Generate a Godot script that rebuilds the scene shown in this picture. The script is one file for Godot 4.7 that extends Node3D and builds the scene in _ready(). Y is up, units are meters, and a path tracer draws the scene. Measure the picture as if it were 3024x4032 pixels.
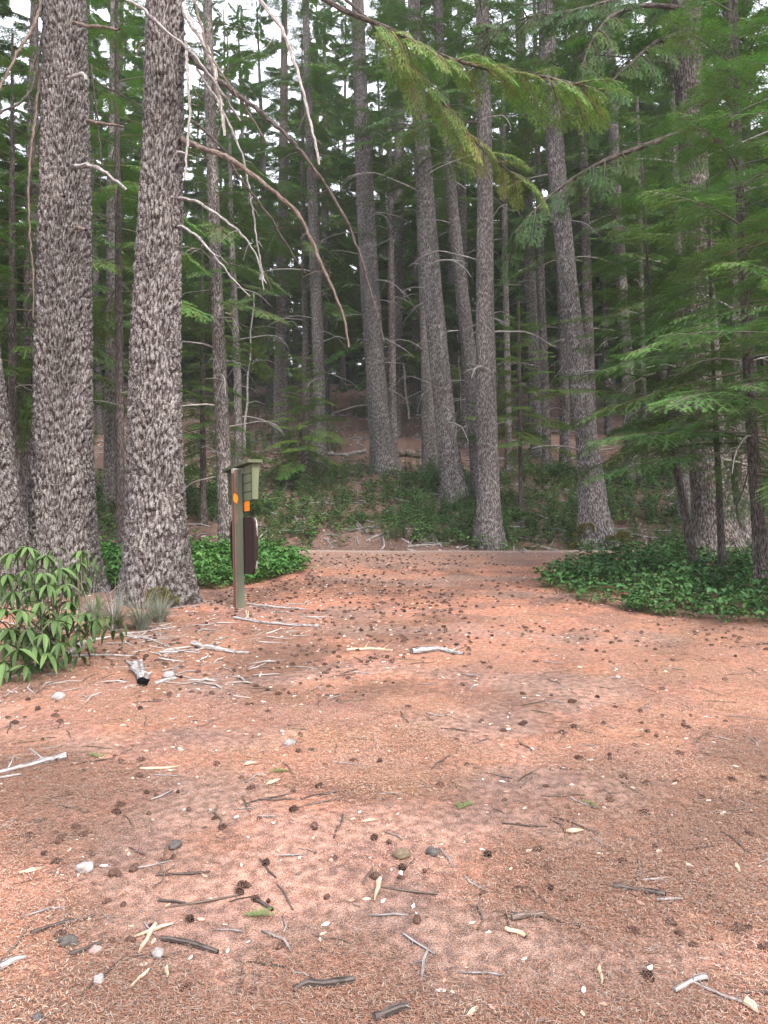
extends Node3D
# A needle-covered clearing at the edge of a fir wood, with a sign post seen from behind. Units are metres, y is up, the camera looks along -z.

const CAMERA_HEIGHT := 1.5
const CAMERA_PITCH := 1.78
const CAMERA_FOV := 65.0
const EXPOSURE := 4.6

const TREES = [
	["fir_tree", "pale grey thick fir trunk cut by the left edge of the photo, behind the rhododendron", "three big firs beside the sign",
		[Vector3(-4.415, 0.45, -9.2), Vector3(-4.447, 0.8, -9.2), Vector3(-4.51, 1.5, -9.2), Vector3(-4.654, 2.883, -9.2), Vector3(-4.856, 4.495, -9.2), Vector3(-5.001, 6.124, -9.2), Vector3(-5.136, 7.772, -9.2), Vector3(-5.414, 13.391, -9.2), Vector3(-5.691, 19.011, -9.2), Vector3(-5.977, 24.8, -9.2)],
		[0.554, 0.543, 0.437, 0.344, 0.297, 0.276, 0.260, 0.181, 0.101, 0.020], 9.5, 2.2, 34, 0, 2, Color(0.8, 0.85, 0.8), 0, 0.6, 0],
	["fir_tree", "thick grey fir trunk with snapped branch stubs between the leftmost trunk and the sign's fir", "three big firs beside the sign",
		[Vector3(-3.87, 0.494, -9.7), Vector3(-3.87, 0.844, -9.7), Vector3(-3.87, 1.277, -9.7), Vector3(-3.884, 2.396, -9.7), Vector3(-3.885, 3.806, -9.7), Vector3(-3.897, 5.228, -9.7), Vector3(-3.915, 6.664, -9.7), Vector3(-3.927, 8.113, -9.7), Vector3(-3.956, 13.964, -9.7), Vector3(-3.986, 19.815, -9.7), Vector3(-4.016, 25.844, -9.7)],
		[0.541, 0.531, 0.419, 0.358, 0.330, 0.307, 0.291, 0.274, 0.190, 0.106, 0.020], 9.5, 2.2, 26, 0, 2, Color(0.8, 0.85, 0.8), 0, 1, 0],
	["fir_tree", "thick grey fir with flared mossy foot standing just left of the green sign post", "three big firs beside the sign",
		[Vector3(-2.488, 0.424, -8.9), Vector3(-2.496, 0.774, -8.9), Vector3(-2.505, 1.091, -8.9), Vector3(-2.524, 1.551, -8.9), Vector3(-2.541, 2.322, -8.9), Vector3(-2.539, 3.876, -8.9), Vector3(-2.501, 5.446, -8.9), Vector3(-2.479, 6.503, -8.9), Vector3(-2.467, 7.567, -8.9), Vector3(-2.427, 13.576, -8.9), Vector3(-2.387, 19.584, -8.9), Vector3(-2.346, 25.774, -8.9)],
		[0.465, 0.456, 0.385, 0.338, 0.308, 0.277, 0.251, 0.244, 0.236, 0.165, 0.093, 0.020], 10, 2.2, 24, 0, 2, Color(0.8, 0.85, 0.8), 0, 1, 1],
	["fir_tree", "dark grey fir standing behind the sign board, straight and slim", "mid-distance firs on the slope",
		[Vector3(-3.179, 0.778, -16.4), Vector3(-3.196, 1.128, -16.4), Vector3(-3.272, 3.014, -16.4), Vector3(-3.423, 5.877, -16.4), Vector3(-3.537, 8.772, -16.4), Vector3(-3.653, 11.698, -16.4), Vector3(-3.719, 14.48, -16.4), Vector3(-3.785, 17.261, -16.4), Vector3(-3.853, 20.128, -16.4)],
		[0.173, 0.170, 0.156, 0.142, 0.123, 0.104, 0.076, 0.049, 0.020], 4.5, 2, 54, 12, 1, Color(0.8, 0.85, 0.8), 0.26, 1, 0],
	["fir_tree", "fir with lichen grey foot and rows of dead snags beyond the clearing's centre", "mid-distance firs on the slope",
		[Vector3(0.075, 3.091, -24.011), Vector3(0.035, 3.441, -24.011), Vector3(-0.16, 5.109, -24.011), Vector3(-0.299, 7.067, -24.011), Vector3(-0.482, 10.022, -24.011), Vector3(-0.624, 12.857, -24.011), Vector3(-0.768, 16.43, -24.011), Vector3(-0.864, 20.394, -24.011), Vector3(-0.959, 24.357, -24.011), Vector3(-1.058, 28.441, -24.011)],
		[0.437, 0.429, 0.346, 0.311, 0.277, 0.256, 0.221, 0.155, 0.088, 0.020], 9.5, 2.2, 59, 34, 1, Color(0.8, 0.85, 0.8), 0.26, 0.8, 0],
	["fir_tree", "tall pale grey leaning fir with curved bare branches, second thick trunk right of centre", "mid-distance firs on the slope",
		[Vector3(1.882, 2.001, -20.483), Vector3(1.836, 2.351, -20.483), Vector3(1.639, 3.866, -20.483), Vector3(1.43, 5.771, -20.483), Vector3(1.244, 7.928, -20.483), Vector3(1.058, 10.582, -20.483), Vector3(0.906, 13.014, -20.483), Vector3(0.765, 15.464, -20.483), Vector3(0.629, 19.387, -20.483), Vector3(0.493, 23.309, -20.483), Vector3(0.354, 27.351, -20.483)],
		[0.373, 0.366, 0.283, 0.260, 0.242, 0.218, 0.195, 0.165, 0.117, 0.069, 0.020], 10.5, 2.2, 54, 16, 1, Color(0.8, 0.85, 0.8), 0.26, 1.2, 0],
	["fir_tree", "slim fir leaning left with pale upper bark, crossing beside the blotchy trunk", "mid-distance firs on the slope",
		[Vector3(2.527, 2.006, -20.5), Vector3(2.491, 2.356, -20.5), Vector3(2.262, 5.536, -20.5), Vector3(2.031, 7.572, -20.5), Vector3(1.798, 9.621, -20.5), Vector3(1.636, 11.804, -20.5), Vector3(1.45, 14.247, -20.5), Vector3(1.282, 17.913, -20.5), Vector3(1.114, 21.579, -20.5), Vector3(0.941, 25.356, -20.5)],
		[0.241, 0.236, 0.189, 0.171, 0.159, 0.148, 0.130, 0.094, 0.057, 0.020], 9, 2.2, 54, 8, 1, Color(0.8, 0.85, 0.8), 0.26, 1, 0],
	["fir_tree", "thick fir with blotchy pale lichen down its trunk, standing at the edge of the track", "mid-distance firs on the slope",
		[Vector3(2.247, 0.957, -17.054), Vector3(2.243, 1.307, -17.054), Vector3(2.228, 2.483, -17.054), Vector3(2.175, 4.064, -17.054), Vector3(2.163, 6.052, -17.054), Vector3(2.172, 8.256, -17.054), Vector3(2.161, 10.579, -17.054), Vector3(2.131, 13.126, -17.054), Vector3(2.102, 17.146, -17.054), Vector3(2.074, 21.165, -17.054), Vector3(2.044, 25.307, -17.054)],
		[0.301, 0.295, 0.231, 0.221, 0.206, 0.187, 0.167, 0.138, 0.099, 0.060, 0.020], 8.5, 2.2, 59, 9, 1, Color(0.8, 0.85, 0.8), 0.26, 1, 0],
	["fir_tree", "long leaning fir with wide mossy rotten foot, right of the track's far edge", "mid-distance firs on the slope",
		[Vector3(4.524, 0.883, -16.797), Vector3(4.48, 1.233, -16.797), Vector3(4.399, 1.887, -16.797), Vector3(4.275, 3.343, -16.797), Vector3(4.093, 5.002, -16.797), Vector3(3.873, 6.968, -16.797), Vector3(3.681, 8.948, -16.797), Vector3(3.547, 10.942, -16.797), Vector3(3.422, 12.95, -16.797), Vector3(3.258, 17.334, -16.797), Vector3(3.094, 21.717, -16.797), Vector3(2.925, 26.233, -16.797)],
		[0.454, 0.445, 0.319, 0.242, 0.223, 0.208, 0.194, 0.179, 0.160, 0.114, 0.067, 0.020], 9, 2.2, 59, 8, 1, Color(0.8, 0.85, 0.8), 0.26, 1, 2],
	["fir_tree", "slender twin-looking fir with pale bark, left one of the pair up the slope", "mid-distance firs on the slope",
		[Vector3(5.071, 3.815, -26.35), Vector3(5.06, 4.165, -26.35), Vector3(4.97, 6.994, -26.35), Vector3(4.835, 10.078, -26.35), Vector3(4.716, 13.495, -26.35), Vector3(4.566, 17.098, -26.35), Vector3(4.483, 20.42, -26.35), Vector3(4.399, 23.742, -26.35), Vector3(4.314, 27.165, -26.35)],
		[0.232, 0.228, 0.212, 0.197, 0.182, 0.167, 0.118, 0.070, 0.020], 8.5, 2.2, 54, 12, 1, Color(0.8, 0.85, 0.8), 0.26, 1, 0],
	["fir_tree", "thin dark fir, right one of the close pair up the slope", "mid-distance firs on the slope",
		[Vector3(5.012, 3.242, -24.5), Vector3(5.002, 3.592, -24.5), Vector3(4.943, 5.895, -24.5), Vector3(4.871, 8.04, -24.5), Vector3(4.803, 10.917, -24.5), Vector3(4.735, 13.815, -24.5), Vector3(4.699, 16.381, -24.5), Vector3(4.662, 18.948, -24.5), Vector3(4.625, 21.592, -24.5)],
		[0.158, 0.155, 0.134, 0.120, 0.106, 0.092, 0.068, 0.044, 0.020], 8, 2.2, 40, 8, 1, Color(0.8, 0.85, 0.8), 0.26, 1, 0],
	["fir_tree", "grey fir trunk standing alone left of the lichen footed fir", "mid-distance firs on the slope",
		[Vector3(-1.907, 3.244, -24.507), Vector3(-1.917, 3.594, -24.507), Vector3(-1.979, 5.754, -24.507), Vector3(-2.087, 8.903, -24.507), Vector3(-2.209, 12.076, -24.507), Vector3(-2.362, 15.276, -24.507), Vector3(-2.459, 18.681, -24.507), Vector3(-2.556, 22.086, -24.507), Vector3(-2.657, 25.594, -24.507)],
		[0.216, 0.212, 0.191, 0.176, 0.155, 0.141, 0.101, 0.061, 0.020], 6, 2.2, 59, 14, 1, Color(0.8, 0.85, 0.8), 0.26, 1, 0],
	["fir_tree", "very thin pole beside the lone grey trunk behind the sign", "mid-distance firs on the slope",
		[Vector3(-2.431, 3.552, -25.5), Vector3(-2.437, 3.902, -25.5), Vector3(-2.472, 5.926, -25.5), Vector3(-2.541, 9.053, -25.5), Vector3(-2.595, 12.053, -25.5), Vector3(-2.616, 13.983, -25.5), Vector3(-2.637, 15.913, -25.5), Vector3(-2.658, 17.902, -25.5)],
		[0.112, 0.110, 0.095, 0.088, 0.073, 0.056, 0.038, 0.020], 6.5, 1.4, 32, 6, 1, Color(0.8, 0.85, 0.8), 0.26, 1, 0],
	["fir_tree", "dark brown fir in shade up the slope, its low boughs hanging over the sign", "mid-distance firs on the slope",
		[Vector3(-3.658, 4.423, -28.312), Vector3(-3.656, 4.773, -28.312), Vector3(-3.648, 6.744, -28.312), Vector3(-3.611, 9.886, -28.312), Vector3(-3.594, 14.053, -28.312), Vector3(-3.584, 18.251, -28.312), Vector3(-3.574, 22.448, -28.312), Vector3(-3.564, 26.773, -28.312)],
		[0.299, 0.294, 0.253, 0.220, 0.188, 0.132, 0.077, 0.020], 4.6, 2.6, 81, 10, 1, Color(0.7, 0.75, 0.6), 0.26, 1, 0],
	["fir_tree", "stout grey fir right behind the pale leaning trunk", "mid-distance firs on the slope",
		[Vector3(1.359, 2.933, -23.5), Vector3(1.35, 3.283, -23.5), Vector3(1.299, 5.579, -23.5), Vector3(1.209, 8.598, -23.5), Vector3(1.077, 11.92, -23.5), Vector3(0.944, 15.411, -23.5), Vector3(0.854, 19.328, -23.5), Vector3(0.765, 23.246, -23.5), Vector3(0.673, 27.283, -23.5)],
		[0.235, 0.230, 0.203, 0.183, 0.162, 0.149, 0.106, 0.064, 0.020], 8, 2.2, 59, 10, 1, Color(0.8, 0.85, 0.8), 0.26, 1, 0],
	["fir_tree", "dark thin fir touching the right side of the lichen footed fir", "mid-distance firs on the slope",
		[Vector3(0.325, 3.583, -25.6), Vector3(0.318, 3.933, -25.6), Vector3(0.274, 5.944, -25.6), Vector3(0.245, 9.233, -25.6), Vector3(0.187, 12.548, -25.6), Vector3(0.157, 15.315, -25.6), Vector3(0.128, 18.082, -25.6), Vector3(0.098, 20.933, -25.6)],
		[0.143, 0.140, 0.125, 0.111, 0.103, 0.076, 0.048, 0.020], 7, 1.7, 45, 8, 1, Color(0.8, 0.85, 0.8), 0.26, 1, 0],
	["fir_tree", "dark thin fir between the slim leaner and the blotchy trunk", "mid-distance firs on the slope",
		[Vector3(2.859, 4.122, -27.341), Vector3(2.851, 4.472, -27.341), Vector3(2.795, 6.882, -27.341), Vector3(2.757, 9.759, -27.341), Vector3(2.688, 13.3, -27.341), Vector3(2.637, 17.646, -27.341), Vector3(2.587, 21.993, -27.341), Vector3(2.535, 26.472, -27.341)],
		[0.209, 0.205, 0.173, 0.157, 0.142, 0.102, 0.061, 0.020], 7, 2.2, 54, 8, 1, Color(0.8, 0.85, 0.8), 0.26, 1, 0],
	["fir_tree", "thin grey pole just right of the blotchy trunk up the slope", "mid-distance firs on the slope",
		[Vector3(3.738, 3.088, -24), Vector3(3.735, 3.438, -24), Vector3(3.717, 5.805, -24), Vector3(3.675, 8.609, -24), Vector3(3.646, 11.432, -24), Vector3(3.632, 13.744, -24), Vector3(3.618, 16.056, -24), Vector3(3.603, 18.438, -24)],
		[0.120, 0.118, 0.104, 0.090, 0.083, 0.062, 0.041, 0.020], 7, 1.5, 40, 8, 1, Color(0.8, 0.85, 0.8), 0.26, 1, 0],
	["fir_tree", "slim grey fir in the gap left of the long leaning fir", "mid-distance firs on the slope",
		[Vector3(5.673, 3.397, -25), Vector3(5.667, 3.747, -25), Vector3(5.626, 6.422, -25), Vector3(5.574, 9.345, -25), Vector3(5.494, 12.585, -25), Vector3(5.397, 15.553, -25), Vector3(5.331, 18.917, -25), Vector3(5.265, 22.281, -25), Vector3(5.197, 25.747, -25)],
		[0.184, 0.180, 0.151, 0.137, 0.130, 0.115, 0.084, 0.052, 0.020], 8, 2.2, 54, 8, 1, Color(0.8, 0.85, 0.8), 0.26, 1, 0],
	["fir_tree", "dark shaded fir just right of the long leaning fir", "mid-distance firs on the slope",
		[Vector3(5.938, 2.778, -23), Vector3(5.934, 3.128, -23), Vector3(5.911, 6.296, -23), Vector3(5.866, 8.987, -23), Vector3(5.808, 11.97, -23), Vector3(5.779, 15.115, -23), Vector3(5.76, 18.419, -23), Vector3(5.742, 21.724, -23), Vector3(5.722, 25.128, -23)],
		[0.182, 0.179, 0.152, 0.139, 0.126, 0.113, 0.082, 0.051, 0.020], 6.5, 2.2, 59, 8, 1, Color(0.7, 0.75, 0.7), 0.26, 1, 0],
	["fir_tree", "dark grey fir halfway between the leaning fir and the big dark right fir", "mid-distance firs on the slope",
		[Vector3(7.022, 2.624, -22.5), Vector3(7, 2.974, -22.5), Vector3(6.865, 6.192, -22.5), Vector3(6.706, 8.824, -22.5), Vector3(6.573, 11.476, -22.5), Vector3(6.492, 14.148, -22.5), Vector3(6.42, 18.05, -22.5), Vector3(6.349, 21.953, -22.5), Vector3(6.275, 25.974, -22.5)],
		[0.212, 0.207, 0.175, 0.162, 0.149, 0.136, 0.098, 0.059, 0.020], 6, 2.2, 62, 10, 1, Color(0.8, 0.85, 0.8), 0.26, 1, 0],
	["fir_tree", "pale thin dead-looking pole right of centre, near the young green firs", "mid-distance firs on the slope",
		[Vector3(7.968, 3.242, -24.5), Vector3(7.965, 3.592, -24.5), Vector3(7.944, 6.609, -24.5), Vector3(7.915, 9.476, -24.5), Vector3(7.873, 12.363, -24.5), Vector3(7.854, 14.419, -24.5), Vector3(7.836, 16.474, -24.5), Vector3(7.817, 18.592, -24.5)],
		[0.101, 0.099, 0.085, 0.078, 0.071, 0.054, 0.037, 0.020], 9, 1.3, 27, 10, 1, Color(0.8, 0.85, 0.8), 0.26, 1, 0],
	["fir_tree", "slim dark fir between the young firs and the dark right fir", "mid-distance firs on the slope",
		[Vector3(7.109, 1.544, -19), Vector3(7.102, 1.894, -19), Vector3(7.068, 4.908, -19), Vector3(7.033, 7.685, -19), Vector3(6.999, 10.487, -19), Vector3(6.973, 13.921, -19), Vector3(6.948, 17.356, -19), Vector3(6.922, 20.894, -19)],
		[0.145, 0.142, 0.120, 0.109, 0.099, 0.073, 0.047, 0.020], 5, 2.2, 59, 8, 1, Color(0.8, 0.85, 0.8), 0.26, 1, 0],
	["fir_tree", "thin shaded stem left of the sign behind the second big trunk", "mid-distance firs on the slope",
		[Vector3(-6.85, 1.852, -20), Vector3(-6.85, 2.202, -20), Vector3(-6.849, 5.088, -20), Vector3(-6.857, 8.011, -20), Vector3(-6.871, 11.553, -20), Vector3(-6.878, 14.737, -20), Vector3(-6.886, 17.921, -20), Vector3(-6.894, 21.202, -20)],
		[0.165, 0.161, 0.138, 0.121, 0.104, 0.076, 0.048, 0.020], 3.6, 2.3, 81, 4, 1, Color(0.8, 0.85, 0.8), 0.26, 1, 0],
	["fir_tree", "slim fir far left behind the gap of the first two trunks", "mid-distance firs on the slope",
		[Vector3(-7.321, 0.803, -16.5), Vector3(-7.321, 1.153, -16.5), Vector3(-7.319, 4.941, -16.5), Vector3(-7.321, 7.842, -16.5), Vector3(-7.322, 11.904, -16.5), Vector3(-7.323, 15.967, -16.5), Vector3(-7.324, 20.153, -16.5)],
		[0.194, 0.190, 0.152, 0.133, 0.096, 0.058, 0.020], 2.8, 2.4, 81, 4, 1, Color(0.8, 0.85, 0.8), 0.26, 1, 0],
	["fir_tree", "crooked thin stem beside the slim fir behind the sign", "mid-distance firs on the slope",
		[Vector3(-4.157, 2.778, -23), Vector3(-4.165, 3.128, -23), Vector3(-4.201, 5.626, -23), Vector3(-4.293, 7.639, -23), Vector3(-4.416, 10.34, -23), Vector3(-4.468, 12.25, -23), Vector3(-4.52, 14.16, -23), Vector3(-4.573, 16.128, -23)],
		[0.135, 0.132, 0.113, 0.099, 0.079, 0.060, 0.040, 0.020], 4.5, 1.7, 45, 12, 1, Color(0.8, 0.85, 0.8), 0.26, 1, 0],
	["fir_tree", "big dark fir with deep furrowed trunk behind the young firs on the right", "mid-distance firs on the slope",
		[Vector3(5.615, 0.816, -13.4), Vector3(5.57, 1.166, -13.4), Vector3(5.486, 1.809, -13.4), Vector3(5.409, 3.126, -13.4), Vector3(5.333, 5.077, -13.4), Vector3(5.255, 7.046, -13.4), Vector3(5.182, 8.793, -13.4), Vector3(5.141, 10.635, -13.4), Vector3(5.072, 15.76, -13.4), Vector3(5.003, 20.885, -13.4), Vector3(4.932, 26.166, -13.4)],
		[0.441, 0.432, 0.324, 0.286, 0.270, 0.255, 0.247, 0.239, 0.167, 0.095, 0.020], 8.2, 2.6, 50, 8, 1, Color(0.62, 0.7, 0.65), 0.26, 1.3, 0],
	["fir_tree", "leaning dark pole beside the big dark right fir", "mid-distance firs on the slope",
		[Vector3(6.066, 0.833, -13.6), Vector3(6.061, 1.183, -13.6), Vector3(6.045, 2.363, -13.6), Vector3(5.999, 3.544, -13.6), Vector3(5.989, 5.13, -13.6), Vector3(5.976, 8.448, -13.6), Vector3(5.964, 11.765, -13.6), Vector3(5.951, 15.183, -13.6)],
		[0.160, 0.157, 0.125, 0.110, 0.094, 0.070, 0.045, 0.020], 5, 2, 40, 10, 1, Color(0.7, 0.75, 0.65), 0.26, 1, 0],
	["young_fir", "young fir with thin bare stem at the right edge, long feathery boughs", "young firs at the right edge",
		[Vector3(4.548, 0.485, -9.6), Vector3(4.526, 0.835, -9.6), Vector3(4.444, 2.109, -9.6), Vector3(4.383, 3.222, -9.6), Vector3(4.343, 4.344, -9.6), Vector3(4.301, 5.757, -9.6), Vector3(4.281, 7.183, -9.6), Vector3(4.272, 8.223, -9.6), Vector3(4.264, 9.263, -9.6), Vector3(4.255, 10.335, -9.6)],
		[0.096, 0.094, 0.077, 0.066, 0.058, 0.050, 0.036, 0.031, 0.025, 0.020], 1.4, 2.3, 92, 10, 1, Color(1.1, 1.3, 1.15), 0.26, 0.7, 0],
	["young_fir", "slender leaning sapling with dark drooping sprays left of the young fir", "young firs at the right edge",
		[Vector3(4.552, 0.659, -11.6), Vector3(4.487, 1.009, -11.6), Vector3(4.286, 2.236, -11.6), Vector3(4.063, 3.244, -11.6), Vector3(3.939, 4.189, -11.6), Vector3(3.861, 5.14, -11.6), Vector3(3.831, 5.757, -11.6), Vector3(3.8, 6.374, -11.6), Vector3(3.769, 7.009, -11.6)],
		[0.068, 0.067, 0.053, 0.043, 0.037, 0.027, 0.025, 0.022, 0.020], 1.7, 1.8, 60, 10, 1, Color(0.7, 0.85, 0.6), 0.26, 0.6, 0],
	["young_fir", "short dark sapling stem between the leaning sapling and the young fir", "young firs at the right edge",
		[Vector3(4.645, 0.607, -11), Vector3(4.633, 0.957, -11), Vector3(4.591, 2.198, -11), Vector3(4.553, 3.154, -11), Vector3(4.531, 3.922, -11), Vector3(4.516, 4.759, -11), Vector3(4.502, 5.595, -11), Vector3(4.487, 6.457, -11)],
		[0.058, 0.057, 0.044, 0.035, 0.025, 0.024, 0.022, 0.020], 1.9, 1.6, 44, 10, 1, Color(0.75, 0.85, 0.6), 0.26, 0.6, 0],
	["young_fir", "bright green young fir reaching in from beyond the right edge, topmost boughs", "young firs at the right edge",
		[Vector3(4.686, 0.381, -8.4), Vector3(4.679, 0.731, -8.4), Vector3(4.643, 2.763, -8.4), Vector3(4.627, 4.729, -8.4), Vector3(4.628, 6.222, -8.4), Vector3(4.628, 7.215, -8.4), Vector3(4.629, 8.208, -8.4), Vector3(4.629, 9.231, -8.4)],
		[0.099, 0.097, 0.077, 0.063, 0.044, 0.036, 0.028, 0.020], 2, 1.9, 70, 2, 1, Color(1.15, 1.35, 1.3), 0.26, 0.6, 0],
	["young_fir", "bright green young fir filling the gap between the two thick trunks", "young firs behind the left trunks",
		[Vector3(-4.308, 0.798, -13.2), Vector3(-4.316, 1.148, -13.2), Vector3(-4.372, 4.252, -13.2), Vector3(-4.418, 6.574, -13.2), Vector3(-4.466, 8.92, -13.2), Vector3(-4.477, 9.82, -13.2), Vector3(-4.488, 10.721, -13.2), Vector3(-4.499, 11.648, -13.2)],
		[0.078, 0.076, 0.065, 0.053, 0.042, 0.035, 0.027, 0.020], 4.2, 1.8, 46, 4, 1, Color(1, 1.2, 0.9), 0.26, 0.6, 0],
	["young_fir", "yellow-green young fir at the far left behind the leftmost trunk", "young firs behind the left trunks",
		[Vector3(-6.257, 0.833, -13.6), Vector3(-6.264, 1.183, -13.6), Vector3(-6.317, 4.336, -13.6), Vector3(-6.367, 6.727, -13.6), Vector3(-6.381, 7.868, -13.6), Vector3(-6.396, 9.008, -13.6), Vector3(-6.41, 10.183, -13.6)],
		[0.088, 0.086, 0.071, 0.059, 0.046, 0.033, 0.020], 2.6, 1.9, 50, 4, 1, Color(1.05, 1.15, 0.8), 0.26, 0.6, 0],
	["young_fir", "low feathery young fir right of the sign's fir, boughs over the slope", "young firs behind the left trunks",
		[Vector3(-4.15, 1.391, -18.5), Vector3(-4.157, 1.741, -18.5), Vector3(-4.19, 4.281, -18.5), Vector3(-4.215, 6.438, -18.5), Vector3(-4.222, 7.363, -18.5), Vector3(-4.229, 8.288, -18.5), Vector3(-4.236, 9.241, -18.5)],
		[0.076, 0.075, 0.064, 0.048, 0.039, 0.030, 0.020], 1.6, 1.7, 59, 4, 1, Color(0.95, 1.05, 0.7), 0.26, 0.6, 0],
	["young_fir", "tiny fir sapling with pale new sprays on the slope behind the sign", "young firs behind the left trunks",
		[Vector3(-2.217, 2.469, -22), Vector3(-2.218, 2.819, -22), Vector3(-2.223, 5.447, -22), Vector3(-2.227, 6.729, -22)],
		[0.058, 0.057, 0.044, 0.032], 0.7, 1.4, 54, 2, 1, Color(0.95, 1.1, 0.65), 0.26, 0.5, 0],
	["young_fir", "small fir sapling in the gap between the blotchy trunk and the leaner", "young firs behind the left trunks",
		[Vector3(3.331, 1.698, -19.5), Vector3(3.327, 2.048, -19.5), Vector3(3.302, 4.998, -19.5), Vector3(3.292, 7.276, -19.5)],
		[0.057, 0.056, 0.045, 0.034], 1.7, 1.5, 51, 2, 1, Color(1.05, 1.15, 0.7), 0.26, 0.5, 0],
]
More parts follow.
